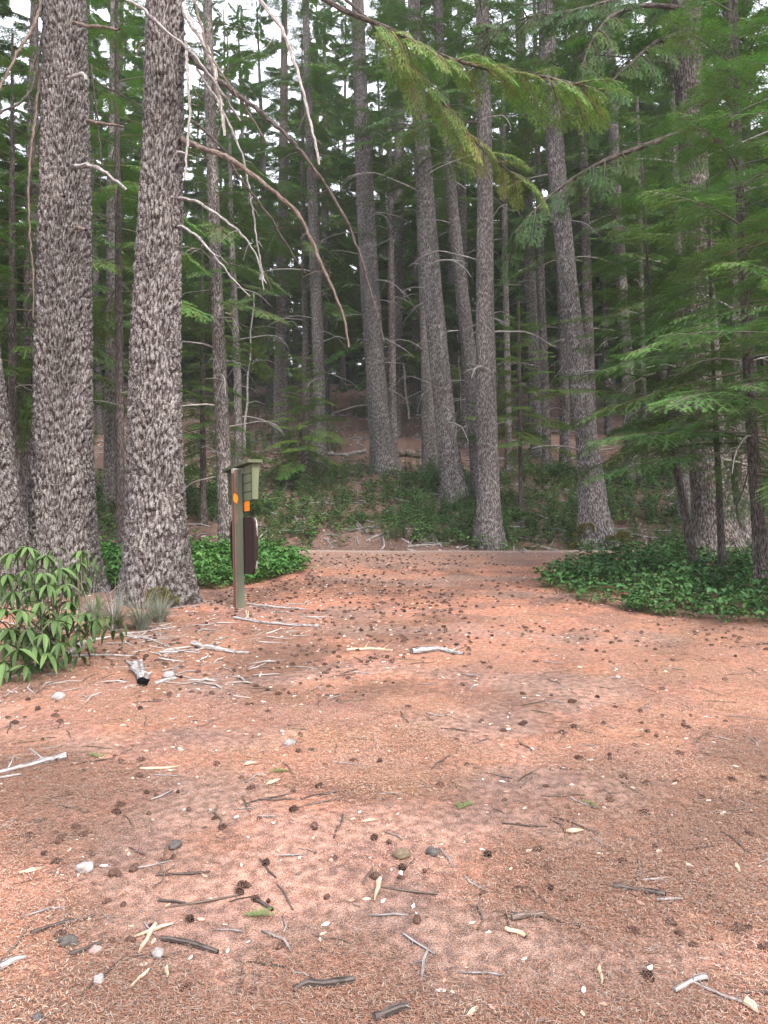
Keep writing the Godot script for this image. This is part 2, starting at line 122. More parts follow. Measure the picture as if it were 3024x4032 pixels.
const DEAD_LIMBS = [
	[1, [Vector3(-3.705, 7.639, -9.42), Vector3(-3.521, 7.528, -9.3), Vector3(-3.266, 7.452, -9.2), Vector3(-3.054, 7.354, -9.1)], 0.026, 0.014, "brown"],
	[1, [Vector3(-3.736, 6.952, -9.38), Vector3(-3.603, 6.904, -9.25), Vector3(-3.495, 6.862, -9.15), Vector3(-3.433, 6.794, -9.1), Vector3(-3.443, 6.735, -9.1)], 0.026, 0.018, "pale"],
	[1, [Vector3(-3.604, 6.554, -9.6), Vector3(-3.416, 6.467, -9.5), Vector3(-3.215, 6.392, -9.4), Vector3(-3.077, 6.37, -9.4)], 0.024, 0.012, "brown"],
	[1, [Vector3(-3.641, 5.881, -9.38), Vector3(-3.41, 5.808, -9.2), Vector3(-3.213, 5.686, -9.1), Vector3(-3.035, 5.54, -9.05), Vector3(-2.886, 5.411, -9)], 0.03, 0.014, "grey"],
	[1, [Vector3(-3.82, 5.54, -9.36), Vector3(-3.701, 5.449, -9.2)], 0.02, 0.016, "brown"],
	[1, [Vector3(-3.628, 5.146, -9.37), Vector3(-3.462, 5.055, -9.22)], 0.03, 0.02, "brown"],
	[1, [Vector3(-4.206, 8.113, -9.7), Vector3(-4.148, 7.505, -9.3), Vector3(-4.169, 7.042, -9), Vector3(-4.277, 6.499, -8.8), Vector3(-4.378, 6.235, -8.7)], 0.022, 0.012, "brown"],
	[1, [Vector3(-4.255, 7.711, -9.8), Vector3(-4.217, 6.953, -9.5), Vector3(-4.273, 6.617, -9.3), Vector3(-4.418, 6.372, -9.1), Vector3(-4.577, 6.077, -9)], 0.02, 0.01, "dark"],
	[1, [Vector3(-4.261, 7.301, -9.8), Vector3(-4.233, 6.554, -9.6), Vector3(-4.238, 6.05, -9.5), Vector3(-4.254, 5.544, -9.5), Vector3(-4.225, 5.039, -9.5), Vector3(-4.185, 4.593, -9.5), Vector3(-4.178, 4.091, -9.5)], 0.02, 0.008, "brown"],
	[1, [Vector3(-4.241, 6.688, -9.8), Vector3(-4.263, 6.376, -9.7), Vector3(-4.259, 5.984, -9.6), Vector3(-4.31, 5.643, -9.6)], 0.016, 0.01, "dark"],
	[1, [Vector3(-3.684, 7.419, -9.9), Vector3(-3.633, 7.065, -9.9), Vector3(-3.577, 6.653, -9.9), Vector3(-3.537, 6.183, -9.9), Vector3(-3.58, 5.816, -10)], 0.016, 0.008, "dark"],
	[1, [Vector3(-3.7, 7.272, -9.9), Vector3(-3.548, 7.238, -10.1), Vector3(-3.391, 7.203, -10.2), Vector3(-3.151, 7.129, -10.4)], 0.012, 0.006, "dark"],
	[2, [Vector3(-2.257, 7.003, -8.85), Vector3(-2.015, 6.642, -8.6), Vector3(-1.602, 6.19, -8.3), Vector3(-1.278, 5.86, -8.1), Vector3(-1.027, 5.592, -8), Vector3(-0.782, 5.283, -7.9), Vector3(-0.597, 5.026, -7.9), Vector3(-0.412, 4.723, -7.9), Vector3(-0.274, 4.397, -7.9), Vector3(-0.158, 4.025, -7.9), Vector3(-0.067, 3.701, -7.9), Vector3(0.011, 3.387, -7.9)], 0.034, 0.008, "dark"],
	[2, [Vector3(-2.264, 5.938, -8.85), Vector3(-2.008, 5.731, -8.6), Vector3(-1.666, 5.523, -8.4), Vector3(-1.379, 5.288, -8.3), Vector3(-1.146, 5.078, -8.2), Vector3(-0.906, 4.845, -8.2), Vector3(-0.762, 4.594, -8.2), Vector3(-0.666, 4.362, -8.2), Vector3(-0.522, 4.049, -8.2), Vector3(-0.402, 3.737, -8.2), Vector3(-0.364, 3.439, -8.2)], 0.036, 0.01, "brown"],
	[2, [Vector3(-2.28, 5.278, -8.85), Vector3(-2.027, 5.162, -8.7), Vector3(-1.777, 4.968, -8.6), Vector3(-1.576, 4.805, -8.6), Vector3(-1.399, 4.578, -8.6), Vector3(-1.273, 4.224, -8.6)], 0.02, 0.007, "grey"],
	[2, [Vector3(-2.287, 4.964, -8.85), Vector3(-2.076, 4.813, -8.7), Vector3(-1.799, 4.502, -8.6), Vector3(-1.598, 4.249, -8.6), Vector3(-1.422, 4.067, -8.6)], 0.017, 0.006, "grey"],
	[2, [Vector3(-2.289, 7.541, -8.9), Vector3(-2.109, 7.105, -8.6), Vector3(-1.943, 6.836, -8.5), Vector3(-1.83, 6.573, -8.4), Vector3(-1.769, 6.272, -8.4), Vector3(-1.718, 5.997, -8.4), Vector3(-1.682, 5.732, -8.4)], 0.036, 0.016, "pale"],
	[2, [Vector3(-2.739, 7.226, -8.4), Vector3(-2.51, 7.034, -8.3), Vector3(-2.337, 6.86, -8.3), Vector3(-2.043, 6.611, -8.3), Vector3(-1.847, 6.364, -8.3), Vector3(-1.67, 6.147, -8.4), Vector3(-1.539, 5.949, -8.5)], 0.018, 0.012, "grey"],
	[2, [Vector3(-2.183, 6.962, -8.7), Vector3(-2.135, 6.488, -8.6), Vector3(-2.112, 6.129, -8.6), Vector3(-2.134, 5.772, -8.6), Vector3(-2.166, 5.313, -8.6)], 0.018, 0.012, "pale"],
	[2, [Vector3(-2.047, 7.295, -8.5), Vector3(-1.918, 6.86, -8.3), Vector3(-1.802, 6.501, -8.2), Vector3(-1.583, 6.158, -8.2), Vector3(-1.382, 5.894, -8.3), Vector3(-1.225, 5.623, -8.4)], 0.016, 0.008, "brown"],
	[2, [Vector3(-2.063, 6.65, -8.7), Vector3(-1.836, 6.283, -8.6), Vector3(-1.658, 5.925, -8.6), Vector3(-1.52, 5.593, -8.6), Vector3(-1.453, 5.212, -8.6), Vector3(-1.39, 4.805, -8.6), Vector3(-1.339, 4.502, -8.6), Vector3(-1.297, 4.138, -8.6)], 0.016, 0.007, "grey"],
	[2, [Vector3(-2.199, 6.185, -8.85), Vector3(-1.959, 5.925, -8.6), Vector3(-1.737, 5.672, -8.5), Vector3(-1.611, 5.47, -8.5), Vector3(-1.486, 5.269, -8.5), Vector3(-1.212, 4.917, -8.5), Vector3(-1.012, 4.567, -8.5), Vector3(-0.848, 4.35, -8.6)], 0.02, 0.007, "dark"],
	[2, [Vector3(-1.204, 6.681, -7.6), Vector3(-1.07, 6.521, -7.6), Vector3(-0.957, 6.339, -7.6), Vector3(-0.867, 6.089, -7.6), Vector3(-0.79, 5.817, -7.6), Vector3(-0.718, 5.546, -7.6), Vector3(-0.664, 5.275, -7.6), Vector3(-0.606, 5.041, -7.6)], 0.02, 0.01, "pale"],
	[2, [Vector3(-2.257, 5.118, -8.87), Vector3(-2.222, 4.779, -8.8)], 0.012, 0.008, "dark"],
	[2, [Vector3(-2.265, 5.728, -8.72), Vector3(-2.149, 5.66, -8.6)], 0.016, 0.01, "grey"],
	[2, [Vector3(-2.683, 7.077, -8.9), Vector3(-2.75, 7.034, -8.9), Vector3(-2.806, 6.901, -8.9)], 0.014, 0.008, "brown"],
]
const LIVE_LIMBS = [
	[2, [Vector3(-2.486, 9.828, -8.9), Vector3(-1.775, 8.607, -8.6), Vector3(-1.122, 7.557, -8.3), Vector3(-0.521, 6.973, -8.1), Vector3(0.049, 6.656, -8), Vector3(0.559, 6.327, -7.9), Vector3(1.068, 6.176, -7.9), Vector3(1.577, 6.106, -7.9), Vector3(2.205, 6.021, -8)], 0.05, 0.008, 44, 0.6, Color(1.35, 1.35, 1), 0.62],
	[2, [Vector3(-2.481, 9.178, -8.9), Vector3(-1.366, 8.087, -8.6), Vector3(-0.339, 7.108, -8.3), Vector3(0.099, 6.574, -8.2), Vector3(0.483, 6.158, -8.2), Vector3(0.818, 5.743, -8.2), Vector3(1.118, 5.475, -8.3), Vector3(1.474, 5.274, -8.4)], 0.03, 0.006, 34, 0.55, Color(1.4, 1.3, 0.95), 0.6],
	[26, [Vector3(5.124, 10.407, -13.3), Vector3(4.326, 10.201, -12.9), Vector3(3.676, 9.796, -12.5), Vector3(3.299, 9.305, -12.2), Vector3(3.044, 8.747, -12), Vector3(2.988, 8.331, -11.9)], 0.05, 0.01, 16, 0.9, Color(0.5, 0.6, 0.5), 0.35],
	[26, [Vector3(5.139, 8.343, -13.3), Vector3(4.303, 7.892, -12.9), Vector3(3.436, 7.412, -12.5), Vector3(2.709, 6.873, -12.2), Vector3(2.242, 6.395, -12), Vector3(1.975, 6.077, -12)], 0.055, 0.01, 26, 0.9, Color(0.45, 0.55, 0.5), 0.12],
	[26, [Vector3(5.119, 10.009, -13.3), Vector3(4.367, 9.41, -12.6), Vector3(3.868, 8.867, -12.2), Vector3(3.449, 8.388, -12), Vector3(3.235, 7.96, -12)], 0.05, 0.01, 24, 0.95, Color(0.5, 0.6, 0.5), 0.25],
	[26, [Vector3(5.012, 10.886, -13.3), Vector3(3.164, 10.072, -12.8), Vector3(2.225, 9.787, -12.6), Vector3(1.533, 9.396, -12.4)], 0.045, 0.01, 30, 0.95, Color(0.5, 0.62, 0.55), 0.3],
]
const STICKS = [
	["fallen_branch", "bent white bleached branch beside the rhododendron, hooked upward", "", [Vector2(-2.397, -6.113), Vector2(-2.521, -6.492), Vector2(-2.553, -6.752), Vector2(-2.509, -6.951)], 0.022, 0.016, "pale"],
	["fallen_branch", "long pale branch lying from the rhododendron to the beargrass", "", [Vector2(-2.796, -6.732), Vector2(-2.527, -6.891), Vector2(-2.314, -7.211), Vector2(-1.942, -7.530)], 0.012, 0.008, "pale"],
	["fallen_branch", "thin grey stick angling away from the beargrass clumps", "", [Vector2(-2.314, -7.211), Vector2(-1.991, -6.951), Vector2(-1.651, -6.552), Vector2(-1.487, -6.492)], 0.011, 0.006, "grey"],
	["fallen_branch", "thick white bleached branch lying below the sign post", "", [Vector2(-1.607, -6.812), Vector2(-1.494, -6.692), Vector2(-1.275, -6.552), Vector2(-1.074, -6.472)], 0.024, 0.012, "pale"],
	["fallen_branch", "short pale split stick right of the white hooked branch", "", [Vector2(-1.803, -6.492), Vector2(-1.654, -6.492)], 0.012, 0.01, "pale"],
	["fallen_branch", "straight white stick among the litter below the beargrass", "", [Vector2(-2.445, -6.373), Vector2(-2.215, -6.393), Vector2(-1.964, -6.353)], 0.008, 0.008, "pale"],
	["fallen_branch", "long grey pole lying on the litter in front of the sign post", "", [Vector2(-1.480, -7.949), Vector2(-1.198, -7.749), Vector2(-0.917, -7.630), Vector2(-0.603, -7.530)], 0.016, 0.012, "grey"],
	["fallen_branch", "thin pale stick lying just behind the sign post's foot", "", [Vector2(-1.486, -8.787), Vector2(-1.181, -8.588), Vector2(-0.826, -8.488)], 0.012, 0.008, "pale"],
	["fallen_branch", "short upright sliver of wood at the foot of the sign post", "", [Vector2(-1.407, -8.268), Vector2(-1.329, -7.889)], 0.014, 0.01, "tan"],
	["fallen_branch", "weathered grey driftwood piece alone in the middle of the clearing", "", [Vector2(0.223, -6.432), Vector2(0.338, -6.512), Vector2(0.454, -6.572), Vector2(0.540, -6.472), Vector2(0.629, -6.432)], 0.03, 0.012, "grey"],
	["fallen_branch", "yellowish thin stick left of the grey driftwood piece", "", [Vector2(-0.307, -6.572), Vector2(-0.112, -6.612), Vector2(0.077, -6.532)], 0.012, 0.008, "tan"],
	["fallen_branch", "short thick broken log end with pale top near the litter edge", "", [Vector2(-1.813, -5.933), Vector2(-1.729, -5.734), Vector2(-1.634, -5.514)], 0.045, 0.034, "grey"],
	["fallen_branch", "pale split stick right of the broken log end", "", [Vector2(-1.572, -5.554), Vector2(-1.471, -5.714)], 0.015, 0.009, "pale"],
	["fallen_branch", "pale stick across the broken log end's foot", "", [Vector2(-1.753, -5.474), Vector2(-1.625, -5.594)], 0.006, 0.005, "pale"],
	["fallen_branch", "long grey tapering branch at the left edge of the clearing", "", [Vector2(-1.886, -3.938), Vector2(-1.787, -4.018), Vector2(-1.683, -4.098), Vector2(-1.614, -4.138)], 0.009, 0.017, "grey"],
	["fallen_branch", "thin grey stick under the long branch at the left edge", "", [Vector2(-1.835, -3.878), Vector2(-1.753, -3.918)], 0.006, 0.005, "grey"],
	["fallen_branch", "dark straight stick at lower right, largest on the brown needles", "", [Vector2(0.816, -2.900), Vector2(0.901, -2.880), Vector2(0.978, -2.840)], 0.011, 0.009, "dark"],
	["fallen_branch", "pale stick just below the dark straight stick at lower right", "", [Vector2(0.942, -2.821), Vector2(1.034, -2.820)], 0.006, 0.004, "grey"],
	["fallen_branch", "dark knobbly stick at the bottom centre edge", "", [Vector2(-0.262, -2.341), Vector2(-0.227, -2.362), Vector2(-0.153, -2.362), Vector2(-0.087, -2.382)], 0.01, 0.009, "dark"],
	["fallen_branch", "half barked dark twig with tan ends at lower centre right", "", [Vector2(0.427, -2.701), Vector2(0.479, -2.721), Vector2(0.538, -2.721)], 0.009, 0.009, "brown"],
	["fallen_branch", "small dark twig with yellow ends below the half barked twig", "", [Vector2(0.393, -2.641), Vector2(0.429, -2.621), Vector2(0.451, -2.601)], 0.008, 0.006, "tan"],
	["fallen_branch", "curved thin dark twig at lower left beside the crossed splinters", "", [Vector2(-0.709, -2.581), Vector2(-0.623, -2.561), Vector2(-0.514, -2.521)], 0.009, 0.006, "dark"],
	["fallen_branch", "thin dark twig touching the left edge cones at lower left", "", [Vector2(-1.123, -2.601), Vector2(-1.078, -2.641), Vector2(-1.018, -2.681), Vector2(-0.964, -2.721)], 0.007, 0.006, "dark"],
	["fallen_branch", "thin dark twig under the lower left cones", "", [Vector2(-0.963, -2.501), Vector2(-0.928, -2.521), Vector2(-0.885, -2.561)], 0.006, 0.006, "dark"],
	["fallen_branch", "dark twig with white tip at the lower left edge", "", [Vector2(-1.137, -2.421), Vector2(-1.121, -2.461), Vector2(-1.089, -2.481)], 0.013, 0.006, "grey"],
	["fallen_branch", "dark forked twig in the pale dirt patch centre left", "", [Vector2(-0.440, -2.821), Vector2(-0.402, -2.780), Vector2(-0.375, -2.761)], 0.006, 0.005, "dark"],
	["fallen_branch", "thin dark twig above the pale dirt patch", "", [Vector2(-0.776, -2.820), Vector2(-0.683, -2.800)], 0.006, 0.004, "dark"],
	["fallen_branch", "knobbly pale-tipped twig at the bottom right corner", "", [Vector2(0.822, -2.322), Vector2(0.883, -2.362), Vector2(0.937, -2.382)], 0.006, 0.01, "grey"],
	["fallen_branch", "thick dark twig at the bottom edge right of the knobbly stick", "", [Vector2(-0.031, -2.222), Vector2(0.020, -2.242), Vector2(0.065, -2.262)], 0.013, 0.009, "dark"],
	["fallen_branch", "grey crossed twig at the right edge among brown needles", "", [Vector2(0.896, -2.361), Vector2(0.951, -2.302), Vector2(1.036, -2.262)], 0.005, 0.004, "grey"],
	["fallen_branch", "white sun-bleached log lying in the right hand ground cover", "", [Vector2(2.590, -11.900), Vector2(3.166, -11.701), Vector2(3.753, -11.441)], 0.028, 0.02, "pale"],
	["fallen_branch", "grey log lying on the slope right of the lichen footed fir", "", [Vector2(0.428, -25.993), Vector2(1.052, -25.835), Vector2(1.932, -25.636)], 0.1, 0.09, "brown"],
	["fallen_branch", "second pale log on the slope left of the lichen footed fir", "", [Vector2(-0.601, -26.350), Vector2(-1.347, -26.053), Vector2(-2.094, -25.993)], 0.06, 0.05, "grey"],
	["fallen_branch", "reddish rotten log on the slope behind the lone grey trunk", "", [Vector2(-3.721, -26.350), Vector2(-2.967, -27.103), Vector2(-2.677, -27.341)], 0.05, 0.04, "brown"],
	["fallen_branch", "thin bleached stick in the small pile at the track's far edge", "stick pile at the track's far edge", [Vector2(0.384, -17.312), Vector2(0.730, -16.797)], 0.02, 0.014, "pale"],
	["fallen_branch", "straight bleached stick in the small pile at the track's far edge", "stick pile at the track's far edge", [Vector2(0.611, -17.550), Vector2(0.923, -16.797)], 0.02, 0.014, "pale"],
	["fallen_branch", "short bleached stick in the small pile at the track's far edge", "stick pile at the track's far edge", [Vector2(0.744, -17.114), Vector2(1.076, -17.709)], 0.02, 0.014, "pale"],
	["fallen_branch", "long pale bleached stick in the small pile at the track's far edge", "stick pile at the track's far edge", [Vector2(0.491, -16.896), Vector2(1.183, -17.054)], 0.02, 0.014, "pale"],
	["fallen_branch", "upright-leaning bleached stick in the small pile at the track's far edge", "stick pile at the track's far edge", [Vector2(1.116, -17.550), Vector2(1.217, -16.856)], 0.02, 0.014, "pale"],
	["fallen_branch", "pale dead stick on the bare slope patch beyond the track", "sticks on the bare slope patch", [Vector2(-0.767, -19.156), Vector2(-0.536, -18.066)], 0.018, 0.01, "grey"],
	["fallen_branch", "crooked grey dead stick on the bare slope patch beyond the track", "sticks on the bare slope patch", [Vector2(-1.308, -17.550), Vector2(-1.016, -16.896)], 0.018, 0.01, "grey"],
	["fallen_branch", "long dead stick on the bare slope patch beyond the track", "sticks on the bare slope patch", [Vector2(-0.934, -18.125), Vector2(-0.306, -17.986)], 0.018, 0.01, "grey"],
	["fallen_branch", "short brown dead stick on the bare slope patch beyond the track", "sticks on the bare slope patch", [Vector2(-0.394, -17.312), Vector2(-0.149, -17.887)], 0.018, 0.01, "grey"],
	["fallen_branch", "forked dead stick on the bare slope patch beyond the track", "sticks on the bare slope patch", [Vector2(-0.535, -17.054), Vector2(-0.607, -17.709)], 0.018, 0.01, "grey"],
	["fallen_branch", "steep dead stick between the blotchy trunk and the mossy foot", "sticks between the two trunks at the track", [Vector2(2.809, -17.709), Vector2(2.423, -14.016)], 0.018, 0.01, "grey"],
	["fallen_branch", "long dead stick between the blotchy trunk and the mossy foot", "sticks between the two trunks at the track", [Vector2(2.489, -14.395), Vector2(3.743, -17.550)], 0.018, 0.01, "grey"],
	["fallen_branch", "thin upper dead stick between the blotchy trunk and the mossy foot", "sticks between the two trunks at the track", [Vector2(3.794, -17.550), Vector2(4.568, -18.422)], 0.018, 0.01, "grey"],
	["fallen_branch", "short left dead stick between the blotchy trunk and the mossy foot", "sticks between the two trunks at the track", [Vector2(2.531, -17.213), Vector2(2.406, -14.395)], 0.018, 0.01, "grey"],
	["fallen_branch", "fallen bleached branch lying across the brown litter of the upper slope", "branches lying on the upper slope", [Vector2(3.771, -28.312), Vector2(4.900, -29.184)], 0.03, 0.015, "grey"],
	["fallen_branch", "fallen bleached branch lying across the brown litter of the upper slope", "branches lying on the upper slope", [Vector2(4.998, -34.495), Vector2(6.553, -36.477)], 0.03, 0.015, "grey"],
	["fallen_branch", "fallen bleached branch lying across the brown litter of the upper slope", "branches lying on the upper slope", [Vector2(5.125, -31.602), Vector2(5.845, -30.591)], 0.03, 0.015, "grey"],
	["fallen_branch", "fallen bleached branch lying across the brown litter of the upper slope", "branches lying on the upper slope", [Vector2(5.165, -38.717), Vector2(6.418, -39.529)], 0.03, 0.015, "grey"],
	["fallen_branch", "fallen bleached branch lying across the brown litter of the upper slope", "branches lying on the upper slope", [Vector2(6.101, -30.116), Vector2(6.928, -31.087)], 0.03, 0.015, "grey"],
	["fallen_branch", "fallen bleached branch lying across the brown litter of the upper slope", "branches lying on the upper slope", [Vector2(7.060, -33.861), Vector2(7.992, -34.495)], 0.03, 0.015, "grey"],
	["fallen_branch", "fallen bleached branch lying across the brown litter of the upper slope", "branches lying on the upper slope", [Vector2(1.381, -33.861), Vector2(2.808, -37.191)], 0.03, 0.015, "grey"],
	["fallen_branch", "fallen bleached branch lying across the brown litter of the upper slope", "branches lying on the upper slope", [Vector2(-4.219, -27.103), Vector2(-3.813, -28.748)], 0.03, 0.015, "grey"],
	["fallen_branch", "fallen bleached branch lying across the brown litter of the upper slope", "branches lying on the upper slope", [Vector2(-6.111, -24.646), Vector2(-5.086, -24.507)], 0.03, 0.015, "grey"],
	["fallen_branch", "fallen bleached branch lying across the brown litter of the upper slope", "branches lying on the upper slope", [Vector2(-5.278, -21.811), Vector2(-4.369, -21.078)], 0.03, 0.015, "grey"],
	["fallen_branch", "fallen bleached branch lying across the brown litter of the upper slope", "branches lying on the upper slope", [Vector2(-6.232, -26.350), Vector2(-5.397, -24.963)], 0.03, 0.015, "grey"],
	["fallen_branch", "fallen bleached branch lying across the brown litter of the upper slope", "branches lying on the upper slope", [Vector2(-3.150, -32.137), Vector2(-2.184, -29.184)], 0.03, 0.015, "grey"],
	["fallen_branch", "fallen bleached branch lying across the brown litter of the upper slope", "branches lying on the upper slope", [Vector2(3.596, -38.717), Vector2(3.046, -33.861)], 0.03, 0.015, "grey"],
	["wood_splinter", "long pale splinter crossing another at lower left", "pale splinters on the needles", [Vector2(-0.743, -2.661), Vector2(-0.750, -2.501)], 0.012, 0.0072, "tan"],
	["wood_splinter", "pale splinter crossed under the long one at lower left", "pale splinters on the needles", [Vector2(-0.686, -2.661), Vector2(-0.816, -2.581)], 0.008, 0.0048, "tan"],
	["wood_splinter", "pale tapering splinter standing out in the dirt patch at lower centre", "pale splinters on the needles", [Vector2(-0.009, -2.980), Vector2(-0.034, -2.820)], 0.012, 0.0072, "tan"],
	["wood_splinter", "pale splinter near the bottom left edge", "pale splinters on the needles", [Vector2(-0.699, -2.421), Vector2(-0.728, -2.341)], 0.008, 0.0048, "tan"],
	["wood_splinter", "tan splinter between the bottom stick and the left splinters", "pale splinters on the needles", [Vector2(-0.649, -2.441), Vector2(-0.630, -2.382)], 0.008, 0.0048, "tan"],
	["wood_splinter", "pale split stick beside cones left of centre", "pale splinters on the needles", [Vector2(-0.554, -3.818), Vector2(-0.499, -3.898)], 0.012, 0.0072, "tan"],
	["wood_splinter", "yellow long splinter in the left clearing", "pale splinters on the needles", [Vector2(-1.196, -3.998), Vector2(-1.024, -4.038)], 0.012, 0.0072, "tan"],
	["wood_splinter", "pale splinter at the left edge of the clearing", "pale splinters on the needles", [Vector2(-1.337, -2.980), Vector2(-1.261, -3.040)], 0.01, 0.006, "tan"],
	["wood_splinter", "short white splinter in the middle of the clearing", "pale splinters on the needles", [Vector2(-0.709, -4.078), Vector2(-0.633, -4.118)], 0.01, 0.006, "tan"],
	["wood_splinter", "pale splinter near the broken log", "pale splinters on the needles", [Vector2(-0.096, -3.419), Vector2(-0.028, -3.439)], 0.008, 0.0048, "tan"],
	["wood_splinter", "light grey flat splinter beside cones right of centre", "pale splinters on the needles", [Vector2(0.747, -3.319), Vector2(0.818, -3.339)], 0.014, 0.0084, "tan"],
	["wood_splinter", "pale splinter at far right among needles", "pale splinters on the needles", [Vector2(1.323, -3.060), Vector2(1.314, -3.000)], 0.01, 0.006, "tan"],
	["wood_splinter", "tan splinter pointing at the bottom edge right of centre", "pale splinters on the needles", [Vector2(0.649, -2.461), Vector2(0.629, -2.361)], 0.008, 0.0048, "tan"],
	["wood_splinter", "white splinter at the bottom edge right", "pale splinters on the needles", [Vector2(0.227, -2.222), Vector2(0.263, -2.262)], 0.012, 0.0072, "tan"],
	["wood_splinter", "white splinter in the bottom right corner", "pale splinters on the needles", [Vector2(1.007, -2.282), Vector2(1.018, -2.222)], 0.016, 0.0096, "tan"],
]
const CONES = [Vector2(0.59, -2.90), Vector2(0.60, -3.18), Vector2(0.56, -3.40), Vector2(0.54, -3.66), Vector2(0.90, -3.08), Vector2(0.40, -3.14), Vector2(1.24, -3.84), Vector2(1.53, -4.20), Vector2(1.23, -4.26), Vector2(1.59, -3.86), Vector2(1.65, -3.86), Vector2(1.44, -3.68), Vector2(1.13, -3.52), Vector2(1.07, -3.22), Vector2(2.39, -5.67), Vector2(2.01, -4.76), Vector2(1.67, -4.86), Vector2(-0.19, -3.12), Vector2(-0.20, -2.84), Vector2(0.02, -3.24), Vector2(-0.16, -4.16), Vector2(-0.02, -4.14), Vector2(-0.30, -4.10), Vector2(-0.39, -3.54), Vector2(-0.69, -3.92), Vector2(-0.84, -4.08), Vector2(-1.43, -3.86), Vector2(-1.16, -3.58), Vector2(-0.85, -3.54), Vector2(-0.76, -2.66), Vector2(-0.86, -2.58), Vector2(-0.80, -2.58), Vector2(-1.03, -2.60), Vector2(-0.51, -2.88), Vector2(-0.40, -2.82), Vector2(-0.18, -2.36), Vector2(0.11, -2.70), Vector2(-0.04, -2.28), Vector2(1.23, -3.10), Vector2(0.94, -2.68), Vector2(-0.30, -3.82), Vector2(-0.42, -3.76), Vector2(0.42, -4.08), Vector2(-1.45, -3.70), Vector2(-1.87, -4.44), Vector2(-1.90, -4.76), Vector2(-1.11, -4.76), Vector2(-1.18, -3.92), Vector2(0.39, -4.44), Vector2(0.15, -5.04), Vector2(0.57, -4.76), Vector2(0.68, -4.60), Vector2(-0.21, -4.44), Vector2(-0.53, -3.46), Vector2(1.02, -3.66), Vector2(1.67, -3.76), Vector2(1.13, -3.00), Vector2(-0.53, -4.44), Vector2(0.26, -3.82), Vector2(1.00, -4.16), Vector2(0.76, -3.82), Vector2(-0.67, -3.38), Vector2(-1.33, -3.30), Vector2(0.54, -5.55), Vector2(0.92, -5.33), Vector2(1.38, -5.24), Vector2(1.87, -5.45), Vector2(2.03, -4.44)]
const STONES = [["dark rounded stone left of the pale dirt patch", Vector2(-1.11, -3.02), 0.035], ["dark flat stone in the left half of the clearing", Vector2(-0.82, -3.20), 0.03], ["dark rounded stone at the centre of the clearing", Vector2(0.19, -3.16), 0.028], ["mossy brown stone left of the central dark stone", Vector2(0.07, -3.14), 0.035], ["grey stone at lower left beside the curved twig", Vector2(-0.69, -2.50), 0.024], ["pinkish stone at lower left", Vector2(-0.89, -2.52), 0.02], ["white stone at the bottom left", Vector2(-0.83, -2.38), 0.02], ["rounded stone half buried near the splinters", Vector2(-0.99, -2.56), 0.03], ["white stone in the litter at left", Vector2(-2.11, -5.24), 0.045], ["pale stone next to the broken log at left", Vector2(-1.53, -5.75), 0.05], ["grey flat stone right of the driftwood", Vector2(-0.51, -4.38), 0.035], ["small dark stone near the bottom left corner", Vector2(-0.94, -2.22), 0.02]]
const WHORLS = [Vector3(-2.79, 1.42, -6.3), Vector3(-2.963, 1.371, -6.4), Vector3(-2.728, 1.35, -6.5), Vector3(-2.579, 1.265, -6.6), Vector3(-2.482, 1.386, -6.6), Vector3(-2.857, 1.22, -6.1), Vector3(-2.717, 1.248, -6.1), Vector3(-2.629, 1.222, -6.2), Vector3(-2.582, 1.25, -6.4), Vector3(-2.71, 1.1, -5.9), Vector3(-2.612, 1.114, -6), Vector3(-2.498, 1.148, -6), Vector3(-2.457, 1.137, -6.2), Vector3(-2.511, 1.291, -6.6), Vector3(-2.776, 0.975, -5.9), Vector3(-2.612, 0.974, -5.8), Vector3(-2.513, 1.026, -5.9), Vector3(-2.42, 1.002, -6.2), Vector3(-2.347, 0.922, -6), Vector3(-2.694, 0.841, -5.8), Vector3(-2.368, 0.901, -5.8), Vector3(-2.257, 0.922, -6.1), Vector3(-2.169, 0.877, -6.1), Vector3(-2.516, 0.853, -5.7), Vector3(-2.678, 0.742, -5.7), Vector3(-2.402, 0.82, -5.7), Vector3(-2.286, 0.755, -5.7), Vector3(-2.466, 0.742, -5.7), Vector3(-2.535, 0.723, -5.6), Vector3(-2.63, 0.634, -5.6), Vector3(-2.485, 0.609, -5.6), Vector3(-2.383, 0.684, -5.7), Vector3(-2.86, 0.891, -5.9), Vector3(-3.027, 1.108, -6.2)]
const RHODO = Vector2(-2.75, -6.42)
const BEARGRASS = [["large grey-green beargrass clump at the foot of the sign's fir", Vector2(-2.23, -7.41), 0.5], ["bluish beargrass clump right behind the small dead stem", Vector2(-2.49, -7.45), 0.5], ["low straw-tipped beargrass clump nearest the fir's mossy foot", Vector2(-2.16, -7.77), 0.38], ["beargrass clump hidden under the rhododendron", Vector2(-2.77, -6.37), 0.45], ["beargrass tuft between the rhododendron and the two trunks", Vector2(-2.85, -7.89), 0.38]]
const DEAD_STEM = Vector2(-2.47, -7.33)
const SIGN = Vector2(-1.548, -8.628)
const POLES = [
	["leaning bleached dead pole just above the sign board", [Vector3(-4.673, 4.23, -26.568), Vector3(-4.332, 9.681, -26.568)], 0.045],
	["thin pale dead pole behind the lichen footed fir", [Vector3(1.067, 6.492, -33.861), Vector3(0.423, 12.722, -33.861)], 0.05],
	["broken pale stem between the pale leaner and the slim leaner", [Vector3(3.082, 5.632, -31.087), Vector3(2.791, 10.89, -31.087)], 0.04],
	["short bleached snag up the slope right of the slim leaner", [Vector3(3.983, 5.181, -29.64), Vector3(4.217, 7.68, -29.64)], 0.04],
]

